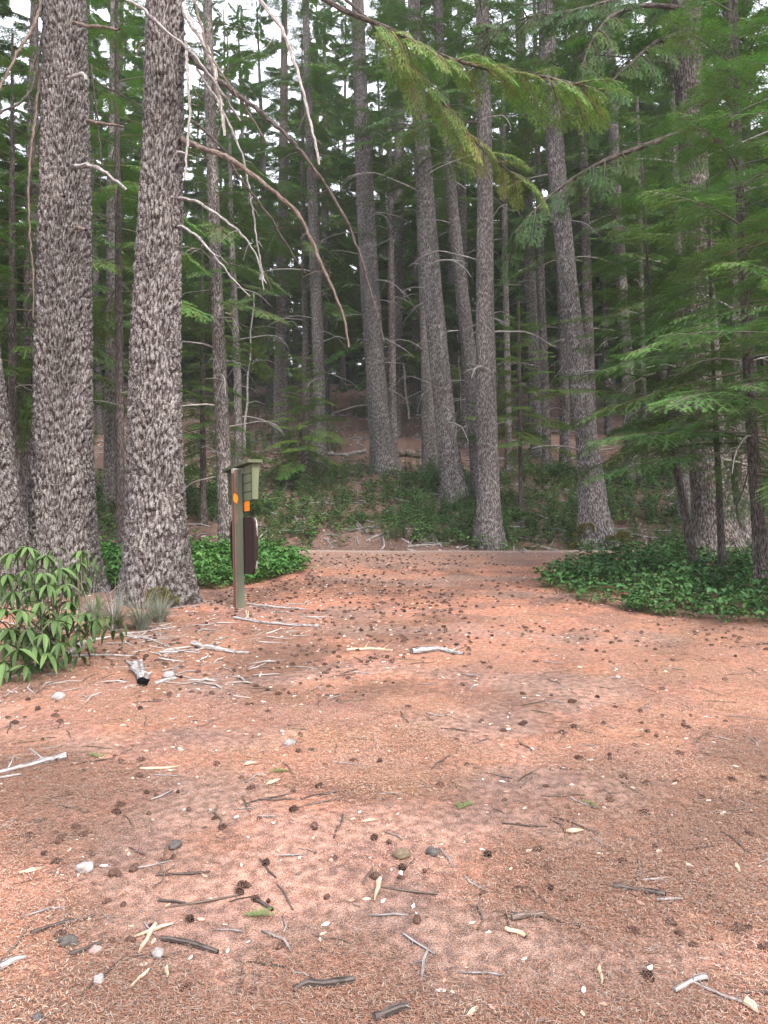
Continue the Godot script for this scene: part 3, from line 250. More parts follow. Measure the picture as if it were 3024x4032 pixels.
var rng := RandomNumberGenerator.new()
var count := {}
var bump := FastNoiseLite.new()
var patch := FastNoiseLite.new()
var plates := PackedByteArray()
const PW := 512
const PH := 1024
var m := {}
var boughs: Array[ArrayMesh] = []
var snags: Array[ArrayMesh] = []


class Build:
	var v := PackedVector3Array()
	var n := PackedVector3Array()
	var c := PackedColorArray()
	var t := PackedVector2Array()
	var i := PackedInt32Array()

	func tri(a: Vector3, b: Vector3, d: Vector3, col: Color, up := Vector3.ZERO) -> void:
		var k := (d - a).cross(b - a).normalized()
		if up != Vector3.ZERO and k.dot(up) < 0.0:
			k = -k
			var swap := b
			b = d
			d = swap
		var s := v.size()
		v.append(a); v.append(b); v.append(d)
		n.append(k); n.append(k); n.append(k)
		c.append(col); c.append(col); c.append(col)
		t.append(Vector2(a.x, a.z)); t.append(Vector2(b.x, b.z)); t.append(Vector2(d.x, d.z))
		i.append(s); i.append(s + 1); i.append(s + 2)

	func quad(a: Vector3, b: Vector3, d: Vector3, e: Vector3, col: Color, up := Vector3.ZERO) -> void:
		tri(a, b, d, col, up)
		tri(a, d, e, col, up)

	func tube(p: Array, r: Array, sides: int, col: Color, rough := 0.0, seed_ := 0.0) -> void:
		var first := v.size()
		var side := Vector3.ZERO
		var run := 0.0
		for k in p.size():
			var d: Vector3 = (p[mini(k + 1, p.size() - 1)] - p[maxi(k - 1, 0)]).normalized()
			if k == 0:
				side = d.cross(Vector3.UP if absf(d.y) < 0.9 else Vector3.RIGHT).normalized()
			else:
				side = (side - d * side.dot(d)).normalized()
				run += p[k].distance_to(p[k - 1])
			var other := d.cross(side)
			for j in sides + 1:
				var a := TAU * j / sides
				var out := side * cos(a) + other * sin(a)
				var rr: float = r[k] * (1.0 + rough * sin(seed_ + j % sides * 2.4 + k * 1.7) * sin(k * 2.3 + seed_))
				v.append(p[k] + out * rr)
				n.append(out)
				c.append(col)
				t.append(Vector2(float(j) / sides, run * 2.0))
		for k in p.size() - 1:
			for j in sides:
				var q := first + k * (sides + 1) + j
				i.append_array([q, q + sides + 1, q + 1, q + 1, q + sides + 1, q + sides + 2])
		for e in [0, p.size() - 1]:
			var mid := v.size()
			var d: Vector3 = (p[1] - p[0]).normalized() * -1.0 if e == 0 else (p[-1] - p[-2]).normalized()
			v.append(p[e] + d * r[e] * 0.3); n.append(d); c.append(col); t.append(Vector2(0.5, run * 2.0))
			for j in sides:
				var q: int = first + e * (sides + 1) + j
				v.append(v[q]); v.append(v[q + 1]); n.append(d); n.append(d); c.append(col); c.append(col)
				t.append(Vector2(0.4, run * 2.0)); t.append(Vector2(0.6, run * 2.0))
				i.append_array([mid, v.size() - 2, v.size() - 1])

	func box(lo: Vector3, hi: Vector3, col := Color.WHITE, ch := 0.004) -> void:
		# a box with chamfered edges
		var mid := (lo + hi) / 2.0
		var h := (hi - lo) / 2.0
		var q := minf(ch, minf(h.x, minf(h.y, h.z)) * 0.5)
		for ax in 3:
			for s in [-1.0, 1.0]:
				var b := (ax + 1) % 3
				var e := (ax + 2) % 3
				var cs := []
				for f in [[-1, -1], [1, -1], [1, 1], [-1, 1]]:
					var w := Vector3.ZERO
					w[ax] = s * h[ax]
					w[b] = f[0] * (h[b] - q)
					w[e] = f[1] * (h[e] - q)
					cs.append(mid + w)
				var nn := Vector3.ZERO
				nn[ax] = s
				quad(cs[0], cs[1], cs[2], cs[3], col, nn)
		for ax in 3:
			var b := (ax + 1) % 3
			var e := (ax + 2) % 3
			for f in [[-1, -1], [1, -1], [1, 1], [-1, 1]]:
				var cs := []
				for s in [[-1, 0], [1, 0], [1, 1], [-1, 1]]:
					var w := Vector3.ZERO
					w[ax] = s[0] * (h[ax] - q)
					w[b] = f[0] * (h[b] - (q if s[1] else 0.0))
					w[e] = f[1] * (h[e] - (0.0 if s[1] else q))
					cs.append(mid + w)
				var nn := Vector3.ZERO
				nn[b] = f[0]
				nn[e] = f[1]
				quad(cs[0], cs[1], cs[2], cs[3], col, nn.normalized())
		for sx in [-1, 1]:
			for sy in [-1, 1]:
				for sz in [-1, 1]:
					var a := Vector3(h.x, h.y - q, h.z - q)
					var b2 := Vector3(h.x - q, h.y, h.z - q)
					var d := Vector3(h.x - q, h.y - q, h.z)
					var sg := Vector3(sx, sy, sz)
					tri(mid + a * sg, mid + b2 * sg, mid + d * sg, col, sg)

	func prism(poly: PackedVector2Array, z0: float, z1: float, col: Color, to := Transform3D()) -> void:
		# an outline in x, y pulled from z0 to z1
		var mid := Vector2.ZERO
		for q in poly:
			mid += q / poly.size()
		var ca := to * Vector3(mid.x, mid.y, z0)
		var cb := to * Vector3(mid.x, mid.y, z1)
		for k in poly.size():
			var a := poly[k]
			var b := poly[(k + 1) % poly.size()]
			var a0 := to * Vector3(a.x, a.y, z0)
			var b0 := to * Vector3(b.x, b.y, z0)
			var a1 := to * Vector3(a.x, a.y, z1)
			var b1 := to * Vector3(b.x, b.y, z1)
			tri(ca, a0, b0, col, ca - cb)
			tri(cb, a1, b1, col, cb - ca)
			quad(a0, b0, b1, a1, col, (a0 + b0) / 2.0 - ca)

	func into(mesh: ArrayMesh, mat: Material) -> ArrayMesh:
		var arr := []
		arr.resize(Mesh.ARRAY_MAX)
		arr[Mesh.ARRAY_VERTEX] = v
		arr[Mesh.ARRAY_NORMAL] = n
		arr[Mesh.ARRAY_COLOR] = c
		arr[Mesh.ARRAY_TEX_UV] = t
		arr[Mesh.ARRAY_INDEX] = i
		mesh.add_surface_from_arrays(Mesh.PRIMITIVE_TRIANGLES, arr)
		mesh.surface_set_material(mesh.get_surface_count() - 1, mat)
		return mesh

	func done(mat: Material) -> ArrayMesh:
		return into(ArrayMesh.new(), mat)


# ---------------------------------------------------------------- names, labels
func numbered(called: String) -> String:
	var k: int = count.get(called, -1) + 1
	count[called] = k
	return called if k == 0 else "%s_%03d" % [called, k]

func tag(o: Node3D, label := "", category := "", group := "", kind := "") -> Node3D:
	if label: o.set_meta("label", label)
	if category: o.set_meta("category", category)
	if group: o.set_meta("group", group)
	if kind: o.set_meta("kind", kind)
	return o

func thing(called: String, at := Vector3.ZERO) -> Node3D:
	var o := Node3D.new()
	o.name = numbered(called)
	add_child(o)
	o.position = at
	return o

func top(called: String, mesh: Mesh, at := Vector3.ZERO) -> MeshInstance3D:
	var o := MeshInstance3D.new()
	o.name = numbered(called)
	o.mesh = mesh
	add_child(o)
	o.position = at
	return o

func part(called: String, mesh: Mesh, parent: Node3D) -> MeshInstance3D:
	var o := MeshInstance3D.new()
	o.name = called
	o.mesh = mesh
	parent.add_child(o, true)
	return o

func many(called: String, mesh: Mesh, where: Array, tints: Array, parent: Node3D = null) -> MultiMeshInstance3D:
	var mm := MultiMesh.new()
	mm.transform_format = MultiMesh.TRANSFORM_3D
	mm.use_colors = true
	mm.mesh = mesh
	mm.instance_count = where.size()
	for k in where.size():
		mm.set_instance_transform(k, where[k])
		mm.set_instance_color(k, tints[k])
	var o := MultiMeshInstance3D.new()
	o.multimesh = mm
	o.set_meta("kind", "stuff")
	if parent:
		o.name = called
		parent.add_child(o, true)
	else:
		o.name = numbered(called)
		add_child(o)
	return o


# ---------------------------------------------------------------- land
func land(x: float, z: float) -> float:
	var d := -z
	var y := 0.087 * clampf(d, 0.0, 14.5)
	y -= 0.2 * smoothstep(14.45, 15.3, d)
	var t := maxf(0.0, d - 16.0)
	y += 0.31 * t * t / (t + 0.35) if d < 48.0 else 0.31 * (32.0 * 32.0 / 32.35) + 0.06 * (d - 48.0)
	var rough := 0.012 + 0.10 * smoothstep(15.5, 19.0, d)
	return y + bump.get_noise_2d(x, z) * rough + bump.get_noise_2d(x * 6.0 + 50.0, z * 6.0) * (0.006 + 0.02 * smoothstep(15.5, 18.0, d))

func axis(fine0: float, fine1: float, step: float, lo: float, hi: float) -> PackedFloat32Array:
	var a := PackedFloat32Array()
	var q := step
	var x := fine0
	while x > lo:
		q *= 1.16
		x -= q
		a.insert(0, maxf(x, lo))
	x = fine0
	while x < fine1:
		a.append(x)
		x += step
	q = step
	x = fine1
	while x < hi:
		a.append(x)
		q *= 1.06
		x += q
	a.append(hi)
	return a

func dirt_at(x: float, z: float) -> float:
	# where the grey-beige soil shows between the needles
	var k := patch.get_noise_2d(x, z * 1.3) * 0.5 + 0.5
	var a := smoothstep(0.56, 0.72, k)
	for s in [[-0.45, -2.95, 0.75, 0.28], [0.0, -3.35, 0.9, 0.3], [-0.15, -2.7, 0.5, 0.2], [-0.9, -4.5, 0.7, 0.25], [-1.6, -4.4, 0.35, 0.2], [0.75, -3.9, 0.6, 0.25], [0.25, -12.6, 2.2, 0.9]]:
		var e: float = Vector2((x - s[0]) / s[2], (z - s[1]) / s[3]).length()
		a = maxf(a, 1.0 - smoothstep(0.55, 1.15, e + 0.5 * bump.get_noise_2d(x * 4.0, z * 4.0)))
	return a

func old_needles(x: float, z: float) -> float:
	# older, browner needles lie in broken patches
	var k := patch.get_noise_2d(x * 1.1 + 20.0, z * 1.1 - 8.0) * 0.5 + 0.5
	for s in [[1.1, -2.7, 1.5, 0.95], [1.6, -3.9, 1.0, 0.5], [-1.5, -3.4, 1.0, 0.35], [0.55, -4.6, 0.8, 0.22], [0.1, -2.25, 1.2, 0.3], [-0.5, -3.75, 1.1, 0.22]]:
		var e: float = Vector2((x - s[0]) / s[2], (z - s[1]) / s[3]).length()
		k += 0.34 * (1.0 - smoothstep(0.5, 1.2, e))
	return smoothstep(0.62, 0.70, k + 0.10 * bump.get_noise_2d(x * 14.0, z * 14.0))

func land_tint(x: float, z: float) -> Color:
	var d := -z
	var orange := Color(0.74, 0.375, 0.26)
	var brown := Color(0.38, 0.21, 0.15)
	var dirt := Color(0.50, 0.37, 0.315)
	var dark := Color(0.30, 0.20, 0.175)
	var k := bump.get_noise_2d(x * 0.8 + 9.0, z * 0.8) + 0.6 * bump.get_noise_2d(x * 5.0, z * 5.0 + 30.0)
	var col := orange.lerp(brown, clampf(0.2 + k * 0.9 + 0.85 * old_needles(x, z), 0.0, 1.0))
	col = col.lerp(dirt, 0.55 * dirt_at(x, z))
	var spots := smoothstep(0.52, 0.7, patch.get_noise_2d(x * 2.3 + 40.0, z * 2.3) * 0.5 + 0.5)
	col = col.lerp(dark, 0.55 * spots)
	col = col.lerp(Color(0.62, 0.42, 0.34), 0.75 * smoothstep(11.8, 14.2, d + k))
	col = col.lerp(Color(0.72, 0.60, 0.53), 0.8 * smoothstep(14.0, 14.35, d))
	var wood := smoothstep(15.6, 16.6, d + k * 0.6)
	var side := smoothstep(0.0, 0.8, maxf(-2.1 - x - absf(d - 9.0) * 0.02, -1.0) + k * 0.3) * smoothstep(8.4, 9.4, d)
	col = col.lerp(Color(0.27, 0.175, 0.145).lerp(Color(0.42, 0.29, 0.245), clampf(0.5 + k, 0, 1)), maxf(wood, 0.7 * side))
	return col

func build_land() -> void:
	var xs := axis(-6.5, 6.5, 0.06, -160.0, 160.0)
	var zs := axis(-17.5, -1.5, 0.055, -190.0, 60.0)
	var b := Build.new()
	b.v.resize(xs.size() * zs.size())
	b.t.resize(b.v.size())
	b.c.resize(b.v.size())
	var k := 0
	for z in zs:
		for x in xs:
			b.v[k] = Vector3(x, land(x, z), z)
			b.t[k] = Vector2(x, z) / 1.6
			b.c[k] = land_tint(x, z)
			k += 1
	var w := xs.size()
	var idx := PackedInt32Array()
	for j in zs.size() - 1:
		for i in w - 1:
			var q := j * w + i
			idx.append_array([q, q + 1, q + w, q + 1, q + w + 1, q + w])
	b.i = idx
	var arr := []
	arr.resize(Mesh.ARRAY_MAX)
	arr[Mesh.ARRAY_VERTEX] = b.v
	arr[Mesh.ARRAY_TEX_UV] = b.t
	arr[Mesh.ARRAY_COLOR] = b.c
	arr[Mesh.ARRAY_INDEX] = b.i
	var st := SurfaceTool.new()
	st.create_from_arrays(arr)
	st.generate_normals()
	var mesh := st.commit()
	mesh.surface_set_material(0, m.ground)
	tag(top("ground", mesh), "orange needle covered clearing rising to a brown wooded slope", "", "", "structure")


# ---------------------------------------------------------------- materials
func plain(col: Color, rough := 0.9, tinted := false) -> StandardMaterial3D:
	var a := StandardMaterial3D.new()
	a.albedo_color = col.linear_to_srgb()
	a.roughness = rough
	a.metallic_specular = 0.3
	a.vertex_color_use_as_albedo = tinted
	return a

func noise(kind: int, freq: float, seed_: int, octaves := 4) -> FastNoiseLite:
	var f := FastNoiseLite.new()
	f.noise_type = kind
	f.frequency = freq
	f.seed = seed_
	f.fractal_octaves = octaves
	return f

func bytes(f: FastNoiseLite, w: int, h: int, full_w := 0, full_h := 0) -> PackedByteArray:
	var im := f.get_seamless_image(w, h)
	im.convert(Image.FORMAT_L8)
	if full_w:
		im.resize(full_w, full_h, Image.INTERPOLATE_CUBIC)
	return im.get_data()

func bark_materials() -> void:
	var cell := noise(FastNoiseLite.TYPE_CELLULAR, 0.05, 3, 2)
	cell.cellular_return_type = FastNoiseLite.RETURN_DISTANCE2_SUB
	cell.cellular_jitter = 1.0
	cell.domain_warp_enabled = true
	cell.domain_warp_amplitude = 10.0
	cell.domain_warp_frequency = 0.04
	var a := bytes(cell, PW, 380, PW, PH)
	var long := bytes(noise(FastNoiseLite.TYPE_SIMPLEX_SMOOTH, 0.026, 8, 3), PW, 200, PW, PH)
	var fine := bytes(noise(FastNoiseLite.TYPE_SIMPLEX, 0.11, 5, 4), PW, PH)
	var dash := bytes(noise(FastNoiseLite.TYPE_SIMPLEX, 0.05, 15, 4), PW, 280, PW, PH)
	var crust := bytes(noise(FastNoiseLite.TYPE_SIMPLEX, 0.010, 25, 5), PW, PH)
	plates.resize(PW * PH)
	var rgb := PackedByteArray()
	rgb.resize(PW * PH * 3)
	for k in PW * PH:
		# long upright furrows between ridges that break into plates
		var ridge := smoothstep(0.005, 0.085, absf(long[k] / 255.0 - 0.5) + (dash[k] / 255.0 - 0.5) * 0.06)
		var h := ridge * (0.6 + 0.4 * clampf(a[k] / 255.0 * 1.7 - 0.1, 0.0, 1.0))
		h = clampf(h * 0.95 + (dash[k] / 255.0 - 0.5) * 0.16 + (fine[k] / 255.0 - 0.5) * 0.06, 0.0, 1.0)
		plates[k] = int(h * 255.0)
		# bare brown bark, grey flakes and pale lichen crust, each with its own ragged outline
		var w := dash[k] / 255.0 * 0.62 + fine[k] / 255.0 * 0.38
		var flake := smoothstep(0.40, 0.56, w)
		var lichen := smoothstep(0.50, 0.62, crust[k] / 255.0 * 0.4 + w * 0.6)
		var g := 0.96 + (fine[k] / 255.0 - 0.5) * 0.5
		var col := Color(0.325, 0.295, 0.285).lerp(Color(0.50, 0.485, 0.485), flake).lerp(Color(0.68, 0.675, 0.665), lichen * 0.6)
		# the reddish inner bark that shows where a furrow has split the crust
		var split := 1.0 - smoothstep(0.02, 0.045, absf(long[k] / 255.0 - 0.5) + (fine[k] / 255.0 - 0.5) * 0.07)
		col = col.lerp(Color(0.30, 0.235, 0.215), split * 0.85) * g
		rgb[k * 3] = clampi(int(col.r * 255.0), 0, 255)
		rgb[k * 3 + 1] = clampi(int(col.g * 255.0), 0, 255)
		rgb[k * 3 + 2] = clampi(int(col.b * 255.0), 0, 255)
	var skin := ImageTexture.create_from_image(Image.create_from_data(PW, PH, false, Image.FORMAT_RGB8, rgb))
	var relief := ImageTexture.create_from_image(Image.create_from_data(PW, PH, false, Image.FORMAT_L8, plates))
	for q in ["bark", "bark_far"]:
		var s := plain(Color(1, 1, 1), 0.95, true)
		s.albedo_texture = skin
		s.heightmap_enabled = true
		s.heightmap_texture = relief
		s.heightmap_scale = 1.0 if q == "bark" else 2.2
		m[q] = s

func ground_material() -> void:
	rng.seed = 77
	var size := 1024
	var im := Image.create(size, size, false, Image.FORMAT_RGB8)
	var low := bytes(noise(FastNoiseLite.TYPE_SIMPLEX, 0.02, 31, 5), size, size)
	var grit := bytes(noise(FastNoiseLite.TYPE_SIMPLEX, 0.2, 33, 2), size, size)
	var raw := PackedByteArray()
	raw.resize(size * size * 3)
	for k in size * size:
		var g := 165.0 + (low[k] - 128) * 0.35 + (grit[k] - 128) * 0.5
		raw[k * 3] = clampi(int(g), 0, 255)
		raw[k * 3 + 1] = clampi(int(g * 0.98), 0, 255)
		raw[k * 3 + 2] = clampi(int(g * 0.97), 0, 255)
	im = Image.create_from_data(size, size, false, Image.FORMAT_RGB8, raw)
	var tones := [Color(0.98, 0.86, 0.78), Color(0.9, 0.76, 0.66), Color(0.55, 0.50, 0.48), Color(0.95, 0.95, 0.92), Color(0.72, 0.60, 0.52), Color(0.98, 0.8, 0.66)]
	for k in 9000:
		var p := Vector2(rng.randf(), rng.randf()) * size
		var d := Vector2.from_angle(rng.randf() * TAU)
		var col: Color = tones[rng.randi() % tones.size()]
		var bend := rng.randf_range(-0.03, 0.03)
		for j in rng.randi_range(6, 14):
			im.set_pixel(posmod(int(p.x), size), posmod(int(p.y), size), col)
			p += d
			d = d.rotated(bend)
	var tex := ImageTexture.create_from_image(im)
	var s := plain(Color(1, 1, 1), 0.95, true)
	s.albedo_texture = tex
	s.heightmap_enabled = true
	s.heightmap_texture = tex
	s.heightmap_scale = 0.5
	m.ground = s

func wood_material(called: String, col: Color, dark: Color, seed_: int) -> void:
	var f := noise(FastNoiseLite.TYPE_SIMPLEX, 0.05, seed_, 4)
	var im := f.get_seamless_image(128, 32)
	im.convert(Image.FORMAT_L8)
	im.resize(128, 256, Image.INTERPOLATE_CUBIC)
	var f2 := noise(FastNoiseLite.TYPE_SIMPLEX, 0.03, seed_ + 4, 4).get_seamless_image(128, 256)
	f2.convert(Image.FORMAT_L8)
	var g := im.get_data()
	var h := f2.get_data()
	var raw := PackedByteArray()
	raw.resize(128 * 256 * 3)
	for k in 128 * 256:
		var q := smoothstep(0.3, 0.72, g[k] / 255.0 * 0.6 + h[k] / 255.0 * 0.4)
		var e := dark.lerp(col, q).linear_to_srgb()
		raw[k * 3] = int(e.r * 255)
		raw[k * 3 + 1] = int(e.g * 255)
		raw[k * 3 + 2] = int(e.b * 255)
	var s := plain(Color(1, 1, 1), 0.9, true)
	s.albedo_texture = ImageTexture.create_from_image(Image.create_from_data(128, 256, false, Image.FORMAT_RGB8, raw))
	s.heightmap_enabled = true
	s.heightmap_texture = ImageTexture.create_from_image(im)
	s.heightmap_scale = 0.25
	m[called] = s

func build_materials() -> void:
	bark_materials()
	ground_material()
	wood_material("grey", Color(0.36, 0.34, 0.335), Color(0.12, 0.105, 0.10), 41)
	wood_material("pale", Color(0.44, 0.41, 0.395), Color(0.17, 0.15, 0.14), 42)
	wood_material("brown", Color(0.20, 0.155, 0.13), Color(0.075, 0.055, 0.046), 43)
	wood_material("dark", Color(0.105, 0.085, 0.077), Color(0.03, 0.024, 0.021), 44)
	wood_material("tan", Color(0.66, 0.50, 0.36), Color(0.36, 0.24, 0.16), 45)
	wood_material("green_paint", Color(0.125, 0.14, 0.083), Color(0.088, 0.102, 0.06), 46)
	wood_material("old_green", Color(0.11, 0.12, 0.085), Color(0.045, 0.056, 0.04), 48)
	wood_material("bare_post", Color(0.17, 0.10, 0.075), Color(0.075, 0.043, 0.034), 49)
	wood_material("brown_paint", Color(0.036, 0.018, 0.017), Color(0.025, 0.0125, 0.012), 50)
	var f := plain(Color(0.150, 0.250, 0.108), 0.55, true)
	f.backlight_enabled = true
	f.backlight = Color(0.62, 0.74, 0.48)
	m.needle = f
	m.twig = plain(Color(0.10, 0.08, 0.065), 0.9, true)
	var l := plain(Color(0.125, 0.205, 0.078), 0.45, true)
	l.backlight_enabled = true
	l.backlight = Color(0.5, 0.65, 0.3)
	m.leaf = l
	m.litter = plain(Color(0.62, 0.62, 0.62), 0.9, true)
	m.cone = plain(Color(0.105, 0.07, 0.058), 0.85, true)
	m.stone = plain(Color(0.30, 0.28, 0.27), 0.9, true)
	m.orange = plain(Color(0.85, 0.23, 0.02), 0.6, true)
	m.moss = plain(Color(0.10, 0.10, 0.025), 1.0, true)


# ---------------------------------------------------------------- trees
func along(p: Array, h: float) -> Vector3:
	# the point of a trunk's line at the height h above its second point
	var y: float = p[1].y + h
	for k in p.size() - 1:
		if p[k + 1].y >= y or k == p.size() - 2:
			var f := clampf((y - p[k].y) / maxf(0.01, p[k + 1].y - p[k].y), 0.0, 1.0)
			return p[k].lerp(p[k + 1], f)
	return p[-1]

func girth(p: Array, r: Array, h: float) -> float:
	var y: float = p[1].y + h
	for k in p.size() - 1:
		if p[k + 1].y >= y or k == p.size() - 2:
			return lerpf(r[k], r[k + 1], clampf((y - p[k].y) / maxf(0.01, p[k + 1].y - p[k].y), 0.0, 1.0))
	return r[-1]

func trunk_mesh(p: Array, r: Array, lev: int, flare: float, base: Vector3, seed_: int, tint: Color) -> ArrayMesh:
	var sides: int = [12, 40, 120][lev]
	var step: float = [0.5, 0.07, 0.021][lev]
	var height: float = p[-1].y - p[0].y
	var amp: float = [0.0, 0.03, 0.06][lev]
	var rm: float = girth(p, r, 1.5)
	var nt := maxi(1, roundi(TAU * rm / 0.8))
	var shift := seed_ * 137
	var rows := []
	var y := 0.0
	while y < height:
		rows.append(y)
		y += step if y < [4.0, 11.0, 8.0][lev] else 0.35
	rows.append(height)
	var v := PackedVector3Array()
	var t := PackedVector2Array()
	var c := PackedColorArray()
	var lobes := 4 + seed_ % 3
	for yy in rows:
		var h: float = yy - 0.35
		# Catmull-Rom through the given points
		var at := along(p, h)
		var ahead := along(p, h + 0.5)
		var behind := along(p, h - 0.5)
		at = at * 0.5 + (ahead + behind) * 0.25 if h > 0.5 and h < height - 1.5 else at
		var rr := (girth(p, r, h) * 2.0 + girth(p, r, h + 0.3) + girth(p, r, h - 0.3)) / 4.0
		var fl := exp(-maxf(h, 0.0) / 0.35)
		var a_here := amp * clampf(rr / 0.25, 0.15, 1.2)
		var py := int((h + 3.0 + seed_ * 0.37) / 1.6 * PH) % PH
		for j in sides + 1:
			var a := TAU * (j % sides) / sides
			var px := (int(float(j) / sides * nt * PW) + shift) % PW
			var k := rr * (1.0 + fl * flare * (1.0 + 0.6 * cos(a * lobes + seed_)) + fl * (0.12 if lev == 2 else 0.0) * cos(a * lobes + seed_ * 2.0))
			k *= 1.0 + 0.05 * cos(a * 2.0 + h * 0.6 + seed_) + 0.03 * cos(a * 5.0 + h * 1.3)
			k += a_here * (plates[py * PW + px] / 255.0 - 0.98)
			v.append(at + Vector3(sin(a), 0.0, -cos(a)) * k - base)
			t.append(Vector2(float(j) / sides * nt + float(shift) / PW, (h + 3.0 + seed_ * 0.37) / 1.6))
			var mottled := 0.84 + 0.34 * bump.get_noise_3d(at.x * 3.0 + sin(a) * 1.2, h * 1.5 + seed_ * 9.0, cos(a) * 1.2)
			c.append(Color(tint.r * mottled, tint.g * mottled, tint.b * mottled))
	var idx := PackedInt32Array()
	for k in rows.size() - 1:
		for j in sides:
			var q := k * (sides + 1) + j
			idx.append_array([q, q + 1, q + sides + 1, q + 1, q + sides + 2, q + sides + 1])
	var arr := []
	arr.resize(Mesh.ARRAY_MAX)
	arr[Mesh.ARRAY_VERTEX] = v
	arr[Mesh.ARRAY_TEX_UV] = t
	arr[Mesh.ARRAY_COLOR] = c
	arr[Mesh.ARRAY_INDEX] = idx
	var st := SurfaceTool.new()
	st.create_from_arrays(arr)
	st.generate_normals()
	var mesh := st.commit()
	mesh.surface_set_material(0, m.bark if lev == 2 else m.bark_far)
	return mesh

func needles(b: Build, from: Vector3, to: Vector3, up: Vector3, long: float, wide: float, gap: float, col: Color) -> void:
	var d := to - from
	var len := d.length()
	if len < 0.005:
		return
	d /= len
	var side := d.cross(up).normalized()
	var up2 := side.cross(d)
	var half := d * wide * 0.5
	var k := rng.randf() * gap
	while k < len:
		var p := from + d * k
		for s in [-1.0, 1.0]:
			var out: Vector3 = (d * rng.randf_range(0.35, 0.7) + side * s * 0.85 + up2 * rng.randf_range(-0.1, 0.5)).normalized()
			b.tri(p - half, p + half, p + out * long * rng.randf_range(0.75, 1.1), col, up2)
		k += gap * rng.randf_range(0.7, 1.3)
	b.tri(to - side * wide * 0.5, to + side * wide * 0.5, to + d * long, col, up2)

func make_bough(seed_: int, lev: int, droop: float, ragged: float, reach := 2.0) -> ArrayMesh:
	rng.seed = seed_
	var nb := Build.new()
	var wb := Build.new()
	var long: float = [0.027, 0.036, 0.07][lev]
	var wide: float = [0.0055, 0.0125, 0.034][lev]
	var gap: float = [0.0085, 0.017, 0.036][lev]
	var line := []
	var rad := []
	var sway := rng.randf_range(-0.12, 0.12)
	for k in 11:
		var t := k / 10.0
		line.append(Vector3(reach * t, reach * (0.10 * t - droop * t * t), sway * sin(t * 3.0) * reach * 0.5))
		rad.append(lerpf(0.017, 0.0025, pow(t, 0.7)))
	wb.tube(line, rad, 5, Color(1, 1, 1))
	var s := 0.16
	while s < 0.99:
		for sgn: float in [-1.0, 1.0]:
			if rng.randf() < ragged * (1.3 - s):
				continue
			var ss := clampf(s + rng.randf_range(-0.012, 0.012), 0.0, 0.999)
			var k := int(ss * 10.0)
			var from: Vector3 = line[k].lerp(line[k + 1], ss * 10.0 - k)
			var ahead: Vector3 = (line[k + 1] - line[k]).normalized()
			var right := ahead.cross(Vector3.UP).normalized()
			var len := reach * 0.34 * pow(1.0 - ss, 0.65) * rng.randf_range(0.6, 1.15) * smoothstep(0.05, 0.4, ss + 0.05) + 0.07
			var ang := rng.randf_range(0.75, 1.1)
			var dir := (ahead * cos(ang) + right * sgn * sin(ang) + Vector3.UP * rng.randf_range(-0.22, 0.12)).normalized()
			var mid := from + dir * len * 0.5
			var end := mid + (dir + Vector3(0, -rng.randf_range(0.1, 0.5), 0)).normalized() * len * 0.5
			wb.tube([from, mid, end], [0.0045, 0.003, 0.0012], 3, Color(1.0, 0.95, 0.9))
			var light := rng.randf_range(0.45, 0.8)
			var hue := rng.randf()
			var col := Color(light * (0.85 + 0.4 * hue), light * (1.0 + 0.1 * hue), light * 0.9)
			if rng.randf() < 0.05:
				col = Color(light * 1.9, light * 0.75, light * 0.8)
			var tip := Color(minf(col.r * 1.3, 1.0), minf(col.g * 1.25, 1.0), col.b * 1.1)
			var up := Vector3(rng.randf_range(-0.2, 0.2), 1.0, rng.randf_range(-0.2, 0.2))
			needles(nb, from.lerp(mid, 0.35), mid, up, long, wide, gap, col)
			needles(nb, mid, end, up, long, wide, gap, tip)
			var q := 0.2
			while q < 0.95:
				for s2: float in [-1.0, 1.0]:
					var at := from.lerp(mid, q * 2.0) if q < 0.5 else mid.lerp(end, q * 2.0 - 1.0)
					var d2: Vector3 = dir.rotated(Vector3.UP, s2 * rng.randf_range(0.7, 1.05))
					d2.y -= rng.randf_range(0.0, 0.35)
					var l2 := minf(0.20, (1.0 - q) * len * 0.6 + 0.035) * rng.randf_range(0.7, 1.2)
					var e2 := at + d2.normalized() * l2
					needles(nb, at, e2, up, long, wide, gap, col.lerp(tip, rng.randf()))
				q += [0.095, 0.10, 0.085][lev] / len
		s += [0.095, 0.10, 0.085][lev] / reach
	needles(nb, line[6], line[10], Vector3.UP, long, wide, gap, Color(0.7, 0.75, 0.65))
	var mesh := ArrayMesh.new()
	nb.into(mesh, m.needle)
	wb.into(mesh, m.twig)
	return mesh

func make_snag(seed_: int) -> ArrayMesh:
	rng.seed = seed_
	var b := Build.new()
	var line := []
	var rad := []
	var p := Vector3.ZERO
	var d := Vector3(1, rng.randf_range(0.0, 0.35), 0).normalized()
	var segs := 8
	for k in segs + 1:
		line.append(p)
		rad.append(lerpf(0.021, 0.006, float(k) / segs))
		p += d * 1.5 / segs
		d = (d + Vector3(0, rng.randf_range(-0.24, 0.02), rng.randf_range(-0.12, 0.12))).normalized()
	b.tube(line, rad, 5, Color(1, 1, 1), 0.2, seed_)
	for k in rng.randi_range(1, 5):
		var at: Vector3 = line[rng.randi_range(2, segs - 1)]
		var e := Vector3(rng.randf_range(0.2, 1.0), rng.randf_range(-0.8, 0.3), rng.randf_range(-1, 1)).normalized()
		var l := rng.randf_range(0.15, 0.6)
		b.tube([at, at + e * l * 0.5, at + (e + Vector3(0, -0.15, 0)) * l], [0.009, 0.006, 0.003], 4, Color(1, 1, 1))
	return b.done(m.grey if seed_ % 2 else m.pale)

